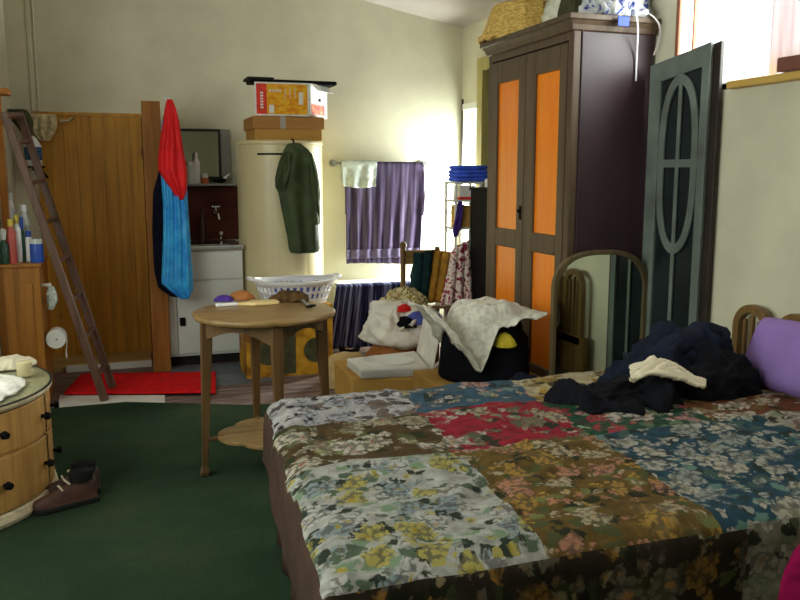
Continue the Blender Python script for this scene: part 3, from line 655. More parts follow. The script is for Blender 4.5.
arcpanel('seam', math.radians(246), math.radians(247.4), .05, 1.46, 'cream_tank', .004)
arcpanel('seam', math.radians(300), math.radians(301.4), .05, 1.46, 'cream_tank', .004)
Z0 = 1.5895
fc = thing('flat_carton', (1.17, 6.06, Z0), 'flat brown cardboard carton lying on top of the cream tank', 'carton')
m = MB(); m.b2(.945, 1.425, 5.86, 6.28, Z0, Z0+.085); m.build('carton_base', 'cartonlight', fc, .004)
m = MB(); m.b2(.93, 1.44, 5.845, 6.295, Z0+.080, Z0+.165); m.build('carton_lid', 'carton', fc, .004)
m = MB(); m.b2(1.12, 1.16, 5.8435, 5.846, Z0+.08, Z0+.165); m.b2(1.12, 1.16, 5.845, 6.295, Z0+.1651, Z0+.1658); m.build('tape', plain('grey tape', (180,172,160), .4), fc)
Z1 = Z0+.167
pb = thing('printed_box', (1.25, 6.05, Z1), 'orange and red printed box with white end on top of the flat carton', 'box')
corner = Vector((1.33, 5.83, Z1)); th = math.radians(19)
u = Vector((-math.cos(th), math.sin(th)*.15, 0)).normalized(); v = Vector((math.cos(th)*.55, math.sin(th)*2.0, 0)).normalized()
W, Dp, HB = .385, .30, .23
m = MB(); m.prism([corner, corner+u*W, corner+u*W+v*Dp, corner+v*Dp], (0, 0, HB)); m.build('body', 'whitecard', pb, .003)
nf = Vector((u.y, -u.x, 0)); nf = nf if nf.y < 0 else -nf; ne = Vector((v.y, -v.x, 0)); ne = ne if ne.x > 0 else -ne
def facepatch(name, o, d, n, a0, a1, z0, z1, mat, par=pb, th=.002, off=.0005):
    m = MB(); q = [o+d*a0+Vector((0,0,z0)), o+d*a1+Vector((0,0,z0)), o+d*a1+Vector((0,0,z1)), o+d*a0+Vector((0,0,z1))]
    m.prism([p+n*off for p in q], n*th); return m.build(name, mat, par)
facepatch('orange_panel', corner, u, nf, .015, .30, .012, HB-.012, 'orangeprint', label if False else pb)
facepatch('red_band', corner, u, nf, .30, .372, .012, HB-.012, 'redprint')
mm = MB()
def addpatch(a0, a1, z0, z1, o=corner, d=u, n=nf, off=.003):
    q = [o+d*a0+Vector((0,0,z0)), o+d*a1+Vector((0,0,z0)), o+d*a1+Vector((0,0,z1)), o+d*a0+Vector((0,0,z1))]
    mm.prism([p+n*off for p in q], n*.001)
addpatch(.045, .075, .08, .165); addpatch(.25, .285, .02, .075)
for i in range(5): addpatch(.20+i*.018, .212+i*.018, .165, .18)
for i in range(3): addpatch(.10+i*.035, .104+i*.035, .12, .19)
for i in range(6): addpatch(.325, .345, .05+i*.02, .062+i*.02)
mm.build('white_print', 'whitecard', pb)
facepatch('pink_picture', corner, v, ne, .03, .25, .02, .09, 'pinkprint'); facepatch('dark_edge', corner, v, ne, .0, .02, .01, HB-.01, 'greymetal')
facepatch('handle_hole', corner, v, ne, .15, .185, .115, .135, 'black')
m = MB(); q0, q1 = corner+v*.03+Vector((0,0,HB)), corner+v*Dp+Vector((0,0,HB)); m.prism([q0, q1, q1+ne*.05+Vector((0,0,-.05)), q0+ne*.05+Vector((0,0,-.05))], (0, 0, .003)); m.build('end_flap', 'whitecard', pb)
Z2 = Z1+HB
dc = thing('dark_flat_case', (1.24, 6.1, Z2), 'long dark flat case lying on top of the orange printed box', 'case')
m = MB(); m.b2(.93, 1.56, 5.93, 6.12, Z2+.001, Z2+.030); m.build('case_body', 'black', dc, .010)
m = MB(); m.b2(.91, 1.10, 5.92, 6.13, Z2+.022, Z2+.042); m.build('case_end', 'blackrubber', dc, .008)
gj = thing('green_jacket', (1.35, 5.7, .8), 'olive green waxed jacket hanging down the front of the cream tank', 'jacket')
hang('jacket_body', 'green', [(143, 288, 300), (150, 284, 309), (162, 279, 314), (178, 275, 318), (186, 275, 319), (192, 278, 318), (212, 282, 318), (235, 287, 319), (249, 289, 320), (253, 291, 318)], 5.70, .12, 3, .2, gj, seed=9)
hang('sleeve', 'green', [(152, 283, 292), (165, 278, 291), (180, 275, 289), (189, 276, 286)], 5.655, .07, 2, .2, gj, seed=3)
hang('sleeve', 'green', [(152, 302, 311), (165, 306, 316), (185, 309, 320), (205, 311, 320), (225, 312, 320)], 5.665, .07, 2, .2, gj, seed=6)
m = MB(); p = at(294, 143, y=5.70); m.tube([(p.x, 5.80, Z0+.001), (p.x, 5.735, Z0+.002), (p.x, 5.70, p.z-.005)], .006, 8); m.build('hanging_loop', 'black', gj, smooth=True)

# ------------------------------------------------------------------ towel rail and towels
tr_ = thing('towel_rail', (2.0, YB, 1.44), 'metal towel rail fixed on the bright back wall', 'towel rail')
zr = at(335, 163, y=6.31).z; xa, xb = at(334, 163, y=6.31).x, at(425, 163, y=6.31).x
m = MB(); m.cyl((xa, 6.31, zr), (xb, 6.31, zr), .010, .010, 12); m.build('bar', 'greymetal', tr_, smooth=True)
for x in (xa+.005, xb-.005):
    m = MB(); m.cyl((x, YB, zr), (x, 6.30, zr), .012, .012, 12); m.cyl((x, YB-.001, zr), (x, YB-.012, zr), .028, .028, 16); m.cyl((x, 6.29, zr), (x, 6.325, zr), .02, .02, 14); m.build('bracket', 'greymetal', tr_, smooth=True)
def towel(name, mat, pxl, pxr, pyb, yoff, label, foldn, amp, seed, bl=None, br=None, back=.5):
    xl, xr = at(pxl, 163, y=6.31).x, at(pxr, 163, y=6.31).x; zb = at((pxl+pxr)/2, pyb, y=6.3).z
    bl = at(bl or pxl, pyb, y=6.3).x; br = at(br or pxr, pyb, y=6.3).x
    Lf = zr-zb; R_ = .014+yoff; arc = PI*R_; Lb = Lf*back; tot = Lf+arc+Lb
    def fn(u, v):
        s = v*tot
        if s < Lf:
            f = 1-s/Lf; x = (bl*f+xl*(1-f))*(1-u)+(br*f+xr*(1-f))*u
            return Vector((x, 6.31-R_-amp*f*(1+math.sin(u*foldn*2*PI+seed+f))-.004*noise.noise((u*6, f*5, seed)), zb+s+.008*math.sin(u*5+seed)*f))
        if s < Lf+arc:
            a = (s-Lf)/R_; return Vector((xl+(xr-xl)*u, 6.31-R_*math.cos(a), zr+R_*math.sin(a)))
        return Vector((xl+(xr-xl)*u, 6.31+R_, zr-(s-Lf-arc)))
    m = MB(); m.grid(fn, 110, 60, uvf=lambda u, v: (u*(xr-xl), v*tot))
    return m.build(name, mat, None, smooth=True, solid=.007)
o = tag(towel('bath_towel', 'towel', 345, 424, 263, .0, '', 7, .012, 1.0, 346, 419), 'large purple towel hanging over the rail on the back wall', 'towel')
b = MB(); xl, xr = at(346.5, 250, y=6.26).x, at(419, 250, y=6.26).x
z0, z1 = at(380, 258, y=6.27).z, at(380, 249, y=6.27).z
b.grid(lambda u, v: Vector((xl+(xr-xl)*u, 6.31-.016-.012*(.87-.1*v)*(1+math.sin(u*14*PI+1+.87-.1*v))-.004, z0+(z1-z0)*v)), 110, 4)
b.build('woven_band', cloth('towel band', (100,90,116), .1, 20), o, smooth=True, solid=.005, label='paler woven band near the hem')
tag(towel('hand_towel', 'paleblue', 341, 376, 187, .010, '', 2.5, .008, 2.0, 343, 375, .8), 'small pale grey towel folded over the left end of the rail', 'towel')
hang('cord_loop', 'towel', [(170, 422, 424), (190, 422, 425), (216, 421, 424)], 6.28, .02, 1, .1, o, seed=2)

# ------------------------------------------------------------------ bench with striped cloth, bowl
bn = thing('low_bench', (1.97, 6.2, 0), 'low white topped bench under the purple towel', 'bench')
m = MB(); m.b2(1.60, 2.42, 5.99, 6.37, .475, .51); m.build('bench_top', 'white', bn, .004)
for x in (1.64, 2.38):
    for y in (6.02, 6.33): m = MB(); m.b2(x-.02, x+.02, y-.02, y+.02, 0, .475); m.build('leg', 'white', bn, .003)
def bcl(u, v):
    x = 1.55+u*.76; s = v*.565
    k = .5+.5*math.sin(u*33+1.2*math.sin(u*9))
    if s > .485: return Vector((x, 5.975+(s-.485)*1.0+.0, .518+.002*k))
    z = .518-(.485-s); f = (.485-s)/.485
    xx = x-.10*f*(1-u)*(1 if u < .3 else .3)
    return Vector((xx, 5.972-.035*f*k-.012*f, max(z, .035)))
m = MB(); m.grid(bcl, 130, 26, uvf=lambda u, v: (u*.72, v*.5)); tag(m.build('striped_cloth', 'bluestripe', None, smooth=True, solid=.004), 'dark blue striped cloth draped over the low bench', 'cloth')
bo = thing('metal_dish', at(345, 350, z=0), 'shiny black and silver dish on the floor below the striped cloth', 'dish')
p = at(345, 350, z=0); m = MB(); m.lathe([(.05, .001), (.075, .02), (.085, .045), (.08, .05), (.06, .025), (.0, .02)], (p.x, p.y-.13, 0), 28); m.build('bowl', 'black', bo, smooth=True)
m = MB(); m.lathe([(.052, .026), (.045, .05), (.02, .062), (.0, .064)], (p.x, p.y-.13, 0), 20); m.build('dome', 'chrome', bo, smooth=True)

# ------------------------------------------------------------------ yellow box + laundry basket
yb = thing('yellow_carton', (1.08, 5.6, 0), 'yellow printed carton with dark round prints on the floor behind the table', 'carton')
m = MB(); m.b2(.77, 1.36, 5.36, 5.70, 0, .48); m.build('body', 'yellowprint', yb, .004)
for x in (.92, 1.24):
    m = MB(); m.cyl((x, 5.3595, .17), (x, 5.357, .17), .085, .085, 28); m.build('round_print', 'darkprint', yb)
m = MB(); m.b2(1.0, 1.10, 5.356, 5.3595, .02, .44); m.build('dark_band', 'darkprint', yb)
lb = thing('laundry_basket', (1.135, 5.52, .4815), 'white oval plastic laundry basket with slotted sides on the yellow carton', 'laundry basket')
BX, BY, BZ = 1.135, 5.52, .4815
def bw_(u, v):
    a = u*2*PI; k = .78+.22*v; return Vector((BX+.28*k*math.cos(a), BY+.19*k*math.sin(a), BZ+.004+v*.15))
m = MB(); m.grid(bw_, 144, 9, closed=True, skip=lambda i, j: (i % 4 < 2) and j in (2, 3, 5, 6)); m.build('wall', 'white_pl', lb, smooth=True, solid=.005)
m = MB(); m.rings([[Vector((BX+.28*.78*math.cos(2*PI*i/48), BY+.20*.78*math.sin(2*PI*i/48), BZ+z)) for i in range(48)] for z in (.0005, .006)]); m.build('base', 'white_pl', lb)
m = MB(); ro = lambda k, z: [Vector((BX+(.28+k)*math.cos(2*PI*i/72), BY+(.19+k)*math.sin(2*PI*i/72), BZ+.154+z+.018*abs(math.cos(2*PI*i/72))**6)) for i in range(72)]
m.rings([ro(-.003, -.005), ro(.022, -.012), ro(.024, .004), ro(.0, .008), ro(-.003, -.005)], cap=False); m.build('rim', 'white_pl', lb, smooth=True)
for sx in (-1, 1):
    m = MB(); m.tube([(BX+sx*.28, BY-.07, BZ+.165), (BX+sx*.315, BY-.04, BZ+.175), (BX+sx*.315, BY+.04, BZ+.175), (BX+sx*.28, BY+.07, BZ+.165)], .012, 10); m.build('handle', 'white_pl', lb, smooth=True)
heap('laundry_cloth', 'bluepurple', (BX+.02, BY, BZ+.008), .18, .10, .10, 0, 3, .25, 3, fr=12); tag(bpy.data.objects['laundry_cloth'], 'blue violet washing inside the white laundry basket', 'cloth')
heap('red_sock', 'brownorange', (BX+.15, BY-.02, BZ+.10), .045, .03, .035, 0, 6, .3, 2, fr=20); tag(bpy.data.objects['red_sock'], 'small rust coloured cloth on the washing in the basket', 'cloth')

# ------------------------------------------------------------------ round table
TCX, TCY, TT = .607, 3.63, .75
rt = thing('round_table', (TCX, TCY, 0), 'round wooden side table with scalloped edge on four slim legs', 'table')
ang0 = math.radians(1)
def rpr(k, z, n=120):
    P_ = []
    for i in range(n):
        a = 2*PI*i/n; l = abs(math.cos(2*(a-ang0-PI/4)))
        r = .318*k*(.955+.045*min(1, l*3.2)); P_.append(Vector((TCX+r*math.cos(a), TCY+r*math.sin(a), z)))
    return P_
m = MB(); m.rings([rpr(.95, TT-.028), rpr(.985, TT-.024), rpr(1.0, TT-.012), rpr(.99, TT-.003), rpr(.965, TT)]); m.build('tabletop', 'tablew', rt, smooth=True, angle=50)
legp = []
for k in range(4):
    a = ang0+k*PI/2; d = Vector((math.cos(a), math.sin(a), 0)); legp.append((d, Vector((TCX, TCY, 0))+d*.265))
    Rm = Matrix.Rotation(a, 3, 'Z'); m = MB(); base = Vector((TCX, TCY, 0))
    R = []
    for z, w, off in ((.011, .034, .29), (.03, .040, .287), (.06, .026, .285), (.35, .036, .272), (.60, .048, .262), (TT-.028, .050, .258)):
        R.append([base+d*off+Rm@Vector((i*w/2, j*w/2, 0))+Vector((0, 0, z)) for i, j in ((-1,-1), (1,-1), (1,1), (-1,1))])
    m.rings(R); m.build('leg', 'tableleg', rt, .004)
for k in range(4):
    a, b = legp[k][1], legp[(k+1) % 4][1]; dv = (b-a); nrm = Vector((dv.y, -dv.x, 0)).normalized()*.016; n = 16; top = []; bot = []
    lo = []; hi = []
    for i in range(n+1):
        t = i/n; p = a.lerp(b, .04+t*.92); arch = .085-.045*math.sin(PI*t)**1.0
        lo.append(p+Vector((0, 0, TT-.030-arch))); hi.append(p+Vector((0, 0, TT-.028)))
    m = MB(); m.prism(lo+hi[::-1], nrm); m.build('apron', 'tableleg', rt)
zs = .17
pl = []
for i in range(64):
    a = 2*PI*i/64; r = .175+.05*abs(math.cos(2*(a-ang0)))**.5; pl.append(Vector((TCX+r*math.cos(a), TCY+r*math.sin(a), zs)))
m = MB(); m.prism(pl, (0, 0, .018)); m.build('lower_shelf', 'tablew', rt, .004)
for d, p in legp:
    q = Vector((TCX, TCY, zs+.008)); m = MB(); m.tube([q+d*.20, q+d*.24, q+d*.282], [.013, .010, .010], 8); m.build('stretcher', 'tableleg', rt, smooth=True)
# things on the table
def tabp(px, py, z=0): p = at(px, py, z=TT); return Vector((p.x, p.y, TT+z))
a, b = tabp(216, 307), tabp(278, 303)
pd = thing('wooden_paddle', (a+b)/2, 'pale wooden paddle with white handle lying on the round table', 'paddle')
d = (b-a).normalized(); nn = Vector((-d.y, d.x, 0)); Lp = (b-a).length
sil = [(0, .013), (.10, .010), (.34, .012), (.48, .026), (.58, .045), (.95, .045), (1.0, .03)]
bl_ = [x for x in sil if x[0] >= .34]
m = MB(); poly = [a+d*Lp*t+nn*w for t, w in bl_]+[a+d*Lp*t-nn*w for t, w in reversed(bl_)]; m.prism([p+Vector((0,0,.001)) for p in poly], (0, 0, .012)); m.build('blade', plain('pale wood', (226,200,140), .5), pd, .003)
hn = [x for x in sil if x[0] <= .34]
m = MB(); poly = [a+d*Lp*t+nn*w for t, w in hn]+[a+d*Lp*t-nn*w for t, w in reversed(hn)]; m.prism([p+Vector((0,0,.001)) for p in poly], (0, 0, .014)); m.build('handle', 'white_pl', pd, .004)
p = tabp(226, 301); heap('purple_purse', 'violet', p+Vector((-.01, 0, .001)), .05, .03, .025, -.3, 4, .2, 2.5, fr=18); tag(bpy.data.objects['purple_purse'], 'small dark purple pouch beside the paddle handle', 'pouch')
p = tabp(240, 300); heap('brown_pouch', 'brownorange', p+Vector((.01, 0.02, .001)), .06, .04, .035, -.3, 5, .2, 2.5, fr=18); tag(bpy.data.objects['brown_pouch'], 'small brown pouch behind the wooden paddle on the table', 'pouch')
p = tabp(290, 301); heap('brown_glove', cloth('dark brown cloth', (78,58,34), .3, 30), p+Vector((0, 0, .001)), .085, .05, .04, -.4, 9, .35, 2, fr=18); tag(bpy.data.objects['brown_glove'], 'dark brown crumpled glove at the back right of the table', 'glove')
sx = thing('scissors', tabp(304, 304), 'small dark scissors lying at the right of the brown glove', 'scissors')
a, b = tabp(297, 299, .012), tabp(311, 308, .006); m = MB(); m.tube([a, b], [.008, .003], 8); m.tube([a+Vector((.02, .0, 0)), b+Vector((-.012, .004, 0))], [.008, .003], 8); m.build('blades', 'greymetal', sx, smooth=True)
for s_ in (-1, 1):
    c0 = b+Vector((.010*s_, .012*s_+.0, .003)); m = MB(); m.tube([c0+Vector((.014*math.cos(t), .014*math.sin(t), 0)) for t in [2*PI*i/14 for i in range(15)]], .004, 6); m.build('finger_ring', 'black', sx, smooth=True)

# ------------------------------------------------------------------ chair with clothes, shelf stack, dark cabinet
ch = thing('wooden_chair', (2.05, 5.3, 0), 'wooden chair draped with clothes in the back corner', 'chair')
for x in (1.90, 2.16):
    for y, h in ((5.22, .43), (5.45, .84)):
        m = MB(); m.cyl((x, y, 0), (x, y, h), .018, .02, 12); m.build('leg', 'tableleg', ch, smooth=True)
m = MB(); m.b2(1.87, 2.13+.05, 5.2, 5.48, .43, .455); m.build('seat', 'tablew', ch, .008)
m = MB(); m.b2(1.89, 2.17, 5.44, 5.462, .72, .82); m.build('top_rail', 'tablew', ch, .006)
for x in (1.90,): m = MB(); p = at(422, 247, y=5.45); m.lathe([(.016, .83), (.024, .845), (.026, .865), (.015, .88), (0, .885)], (x, 5.45, 0), 16); m.build('finial', 'tableleg', ch, smooth=True)
def sheet_px(name, mat, cs, y0, y1, label, cat, folds=4, amp=.012, solid=.012, seed=0, parent=None):
    """hanging cloth between four picture corners tl,tr,br,bl at depth y0 (top) to y1 (bottom), folded in depth"""
    tl, tr2, br, bl = [at(p[0], p[1], y=(y0 if i < 2 else y1)) for i, p in enumerate(cs)]
    def fn(u, v):
        p = (bl*(1-u)+br*u)*(1-v)+(tl*(1-u)+tr2*u)*v
        return p+Vector((.006*noise.noise((u*3, v*5, seed)), -amp*(1+math.sin(u*folds*2*PI+seed+v*2))*(1-.4*v)-.01*noise.noise((u*4, v*4, seed+3)), .010*noise.noise((u*5, v*3, seed+9))))
    m = MB(); m.grid(fn, 50, 40, uvf=lambda u, v: (u, v)); o = m.build(name, mat, parent, smooth=True, solid=solid)
    if cat: tag(o, label, cat)
    return o
sheet_px('ochre_blanket', 'gold', [(430, 250), (452, 252), (440, 302), (419, 302)], 5.42, 5.30, 'ochre blanket draped over the back of the wooden chair', 'blanket', 2.5, .014)
sheet_px('teal_jumper', 'teal', [(415, 254), (433, 250), (424, 300), (409, 292)], 5.42, 5.33, 'dark teal jumper hanging on the left of the chair back', 'jumper', 2, .02, .03, 4)
p = at(405, 300, y=5.2); heap('floral_cloth', 'floralsmall', (p.x, 5.22, .455), .16, .11, .10, 0, 3, .35, 2, fr=12); tag(bpy.data.objects['floral_cloth'], 'green and cream printed cloth bunched on the chair seat', 'cloth')
sheet_px('pink_dress', 'pinkpattern', [(452, 250), (467, 240), (468, 305), (438, 305)], 5.2, 5.1, 'pink and white printed dress hanging right of the ochre blanket', 'dress', 3, .018, .02, 2)
sh_ = thing('white_shelf', (2.31, 5.2, 0), 'narrow white shelf stand holding the folded blue cloth', 'shelf')
sx0, sx1, sy0, sy1 = 2.215, 2.40, 5.25, 5.43
for x in (sx0, sx1):
    for y in (sy0, sy1): m = MB(); m.b2(x-.008, x+.008, y-.008, y+.008, 0, 1.29); m.build('post', 'white', sh_, .002)
for z in (.25, .97, 1.16, 1.285): m = MB(); m.b2(sx0-.012, sx1+.012, sy0-.012, sy1+.012, z, z+.016); m.build('shelf_board', 'white', sh_, .002)
bcf = thing('folded_blue_cloth', (2.33, 5.3, 1.302), 'folded royal blue cloth on top of the narrow white shelf stand', 'cloth')
for i, (z, k) in enumerate(((1.302, 1.0), (1.330, .97), (1.357, .98), (1.384, .94))):
    def lay(u, v, z=z, k=k, i=i):
        a = u*2*PI; x = math.copysign(abs(math.cos(a))**.35, math.cos(a)); y = math.copysign(abs(math.sin(a))**.35, math.sin(a))
        t = math.sin(v*PI)**.4 if 0 < v < 1 else 0
        return Vector((2.335+.125*k*x*(.9+.1*t)+.006*noise.noise((x, y, i)), 5.32+.11*k*y*(.9+.1*t), z+v*.027+.004*noise.noise((x*2, y*2, i*3.1))))
    m = MB(); R = [[lay(j/40, v) for j in range(40)] for v in (0, .25, .5, .75, 1)]; m.rings(R); m.build('fold', 'royal', bcf, smooth=True, angle=180)
rb = thing('small_white_box', (2.30, 5.33, 1.176), 'small white and red box under the folded blue cloth', 'box')
m = MB(); m.b2(2.25, 2.36, 5.26, 5.38, 1.177, 1.275); m.build('body', 'whitecard', rb, .003)
m = MB(); m.b2(2.249, 2.361, 5.258, 5.381, 1.178, 1.197); m.build('red_stripe', 'redprint', rb)
m = MB(); m.b2(2.24, 2.325, 5.25, 5.40, .987, 1.14); tag(m.build('tan_box', 'cartonlight', None, .003), 'tan cardboard box on the middle board of the white shelf stand', 'box')
hang('violet_scarf', 'violet', [(201, 458, 462), (206, 457, 463), (215, 456, 462), (228, 453, 461), (237, 453, 458)], 5.225, .04, 2, .2, None, seed=3); tag(bpy.data.objects['violet_scarf'], 'dark violet scarf hanging at the side of the white shelf stand', 'scarf')
m = MB(); m.b2(2.28, 2.62, 4.87, 5.15, 0, 1.245); m.b2(2.27, 2.63, 4.865, 5.155, 1.245, 1.265); tag(m.build('black_cabinet', 'black', None, .004), 'tall narrow black cabinet squeezed between white shelf stand and wardrobe', 'cabinet')
m = MB(); m.lathe([(.04, 0), (.042, .005), (.042, .05), (.035, .055), (0, .056)], (2.36, 5.0, 1.2655), 20); tag(m.build('white_jar', 'white_pl', None, smooth=True), 'small white jar standing on the black cabinet', 'jar')

# ------------------------------------------------------------------ piles of clothes on the floor
heap('tan_cushion', 'tan', (1.36, 5.04, .001), .17, .16, .20, .2, 2, .06, 4, fr=4); tag(bpy.data.objects['tan_cushion'], 'tan cushion on the floor behind the cardboard carton', 'cushion')
heap('rust_cloth', 'brownorange', (1.70, 5.02, .001), .21, .20, .255, 0, 4, .10, 5, fr=6); tag(bpy.data.objects['rust_cloth'], 'rust brown blanket folded under the white washing', 'blanket')
ws = thing('white_washing', (1.68, 5.0, .235), 'heap of crumpled off white washing beside the draped black bag', 'washing')
heap('crumpled_sheet', 'whitecloth', (1.69, 5.06, .26), .16, .17, .24, 0, 12, .40, 3.0, ws, fr=8.5, edge=.2)
heap('crumpled_shirt', 'whitecloth', (1.88, 5.06, .25), .14, .14, .20, 0, 17, .42, 2.6, ws, fr=9, edge=.2)
def roll(pts, r, seed, name, mat, par):
    P_ = [Vector(p) for p in pts]; Q = []
    for i in range(len(P_)-1):
        p0, p1, p2, p3 = P_[max(i-1, 0)], P_[i], P_[i+1], P_[min(i+2, len(P_)-1)]
        for k in range(10):
            t = k/10; Q.append(.5*((2*p1)+(p2-p0)*t+(2*p0-5*p1+4*p2-p3)*t*t+(3*p1-p0-3*p2+p3)*t**3))
    Q.append(P_[-1]); m = MB(); R_ = []; N = len(Q)-1
    for i, p in enumerate(Q):
        d = (Q[min(i+1, N)]-Q[max(i-1, 0)]).normalized(); u = d.cross(Vector((0, 0, 1))).normalized(); w = u.cross(d)
        e = math.sin(PI*(.06+.88*i/N))**.4
        ring = []
        for k in range(28):
            a = 2*PI*k/28; q = p+(u*math.cos(a)+w*math.sin(a)*.8)*r*e
            ring.append(q+(q-p)*.42*ridg(Vector((q.x*7, q.y*7, q.z*9+seed)), 3))
        R_.append(ring)
    m.rings(R_); return m.build(name, mat, par, smooth=True, angle=180)
roll([(1.56, 5.02, .44), (1.555, 4.93, .37), (1.63, 4.87, .315), (1.76, 4.86, .30), (1.88, 4.90, .33), (1.96, 4.96, .38)], .06, 3, 'twisted_sleeve', 'whitecloth', ws)
heap('blue_shirt', 'bluepurple', (1.86, 4.93, .395), .12, .07, .06, -.1, 6, .3, 3.0, fr=12); tag(bpy.data.objects['blue_shirt'], 'blue shirt tucked into the white washing', 'shirt')
heap('black_shirt', 'blackcloth', (1.73, 4.92, .375), .07, .05, .06, -.2, 8, .3, 2.5, fr=12); tag(bpy.data.objects['black_shirt'], 'black cloth in the fold of the white washing left of the blue shirt', 'cloth')
heap('red_rag', 'red', (1.74, 4.98, .47), .06, .03, .035, .5, 7, .3, 2, fr=14); tag(bpy.data.objects['red_rag'], 'small red rag on top of the white washing', 'cloth')

# carton with white tray
cA, cB, cC, cD = at(351, 378, z=.22), at(436, 378, z=.22), at(424, 357, z=.22), at(334, 360, z=.22)
ct = thing('cardboard_carton', ((cA+cC)/2).to_2d().to_3d(), 'brown cardboard carton beside the bed carrying an open white tray', 'carton')
m = MB(); m.prism([(p.x, p.y, .0105) for p in (cA, cB, cC, cD)], (0, 0, .2095)); m.build('body', 'cartonlight', ct, .012)
m = MB(); mid0 = cA.lerp(cD, .5); mid1 = cB.lerp(cC, .5); w_ = (cD-cA).normalized()*.03
m.prism([(p.x, p.y, .2205) for p in (mid0-w_, mid1-w_, mid1+w_, mid0+w_)], (0, 0, .001)); m.build('tape', plain('brown tape', (160,112,56), .3), ct)
wt = thing('white_tray', ((cA+cC)/2).to_2d().to_3d()+Vector((0, 0, .222)), 'open white box tray with round recess and raised lid on the brown carton', 'tray')
tA, tB, tC, tD = at(361, 379, z=.222), at(429, 376, z=.222), at(415, 359, z=.222), at(347, 367, z=.222)
n = 48; cen = (tA+tB+tC+tD)/4
def perim(k, z):
    out = []
    cs = [tA, tB, tC, tD]
    for s_ in range(4):
        for i in range(n//4): out.append(cen+(cs[s_].lerp(cs[(s_+1) % 4], i/(n/4))-cen)*k+Vector((0, 0, z)))
    return out
def oval(k, z):
    out = []; ux = (tB-tA)/2; uy = (tD-tA)/2
    for i in range(n):
        a = -PI*.75+2*PI*i/n; out.append(cen+(ux*math.cos(a)+uy*math.sin(a))*k+Vector((0, 0, z)))
    return out
m = MB(); m.rings([perim(.97, 0), perim(1.0, .008), perim(1.0, .045), perim(.97, .052), oval(.84, .053), oval(.82, .064), oval(.76, .066), oval(.70, .055), oval(.56, .018), oval(.01, .016)]); m.build('tray_body', 'white', wt, smooth=True, angle=35)
hA, hB = tB.lerp(tC, .0)+Vector((.012, 0, 0)), tC+Vector((.012, .03, 0))
lt = at(446, 322, y=(hA.y+hB.y)/2+.06)
up = Vector((.10, .10, .27))
m = MB(); m.prism([hA+Vector((0,0,.004)), hB+Vector((0,0,.004)), hB+up+Vector((0,0,.004)), hA+up+Vector((0,0,.004))], (.008, .0, 0)); m.build('lid', 'whitecloth', wt, .002)
# flat box, black bag, sheet
m = MB(); m.b2(1.50, 2.10, 3.70, 4.14, .0105, .285); tag(m.build('flat_box', 'cartonlight', None, .006), 'flat tan cardboard box on the floor under the black bag', 'box')
BC = Vector((1.835, 3.93, .2865)); BRX, BRY, BH = .255, .21, .36
def bagz(x, y):
    r = math.sqrt(((x-BC.x)/BRX)**2+((y-BC.y)/BRY)**2)
    return BC.z+BH*max(0, 1-min(r, 1)**6)**.75
heap('black_bag', 'blackcloth', BC, BRX*.97, BRY*.97, BH*.94, 0, 21, .07, 6, fr=6, edge=.05); tag(bpy.data.objects['black_bag'], 'bulging black bag on the flat box before the wardrobe', 'bag')
def lerp_tab(x, tab):
    if x <= tab[0][0]: return tab[0][1]
    for (a, b), (c, d) in zip(tab, tab[1:]):
        if x <= c: return b+(d-b)*(x-a)/(c-a)
    return tab[-1][1]
HEM = [(1.44, .61), (1.50, .57), (1.58, .49), (1.66, .39), (1.70, .33), (1.74, .40), (1.80, .54), (1.90, .57), (2.03, .60)]
def shf(u, v):
    # u left-right, v back(1) to front(0); the front hem dips to a hanging corner
    x = 1.44+u*.635; y = BC.y-.235+.44*v; rx_ = min(1, abs(x-BC.x)/BRX)
    z = bagz(x, y); hem = lerp_tab(x, HEM)
    if x < 1.60: z = max(z, hem+.05*min(1, v*3))
    z = max(z, hem); front = 1 if z > hem+.001 else 0
    z += .016+.028*ridg(Vector((x*4.2, y*4.2, 2)), 3)+.006*math.sin(u*26+v*5)
    return Vector((x, y-.022*(1-front)*0-.02*max(0, ridg(Vector((x*7, 1, v*2)), 2)), max(z, .2)))
m = MB(); m.grid(shf, 80, 60); tag(m.build('white_sheet', 'greycloth', None, smooth=True, solid=.005, soff=1), 'pale grey sheet thrown over the black bag, one corner hanging', 'sheet')
p = at(506, 341, y=3.70); heap('yellow_cloth', 'yellowcloth', (p.x, 3.715, p.z-.03), .05, .05, .06, 0, 3, .3, 2, fr=18); tag(bpy.data.objects['yellow_cloth'], 'yellow cloth peeping out from under the pale grey sheet', 'cloth')
heap('navy_trousers', 'navy', (1.88, 3.57, .0105), .13, .10, .33, 0, 13, .25, 3, fr=10); tag(bpy.data.objects['navy_trousers'], 'navy trousers heaped on the floor before the flat box', 'trousers')

# ------------------------------------------------------------------ wardrobe
WX0, WX1, WYA, WYB, WH = 2.233, 2.725, 3.786, 4.79, 2.10
wd = thing('wardrobe', ((WX0+WX1)/2, (WYA+WYB)/2, 0), 'tall dark wardrobe with orange door panels against the right wall', 'wardrobe')
m = MB(); m.b2(WX0+.03, WX1, WYA+.004, WYB, .10, WH); m.build('body', 'wside', wd, .004)
m = MB(); m.b2(WX0+.008, WX1, WYA+.0, WYB, .0, .12); m.build('plinth', 'wframe', wd, .005)
m = MB()
for y in (WYA, WYB-.05): m.b2(WX0, WX0+.045, y, y+.05, .12, WH)
m.b2(WX0+.004, WX0+.04, WYA, WYB, 2.03, WH); m.build('front_frame', 'wframe', wd, .006)
m = MB(); m.b2(WX0+.05, WX0+.062, WYA-.004, WYA+.006, .12, WH); m.build('side_bead', 'wside', wd, .003)
m = MB()
prof = [(.0, 2.07), (.012, 2.075), (.02, 2.10), (.035, 2.12), (.045, 2.125), (.045, 2.15), (.0, 2.152)]
R = []
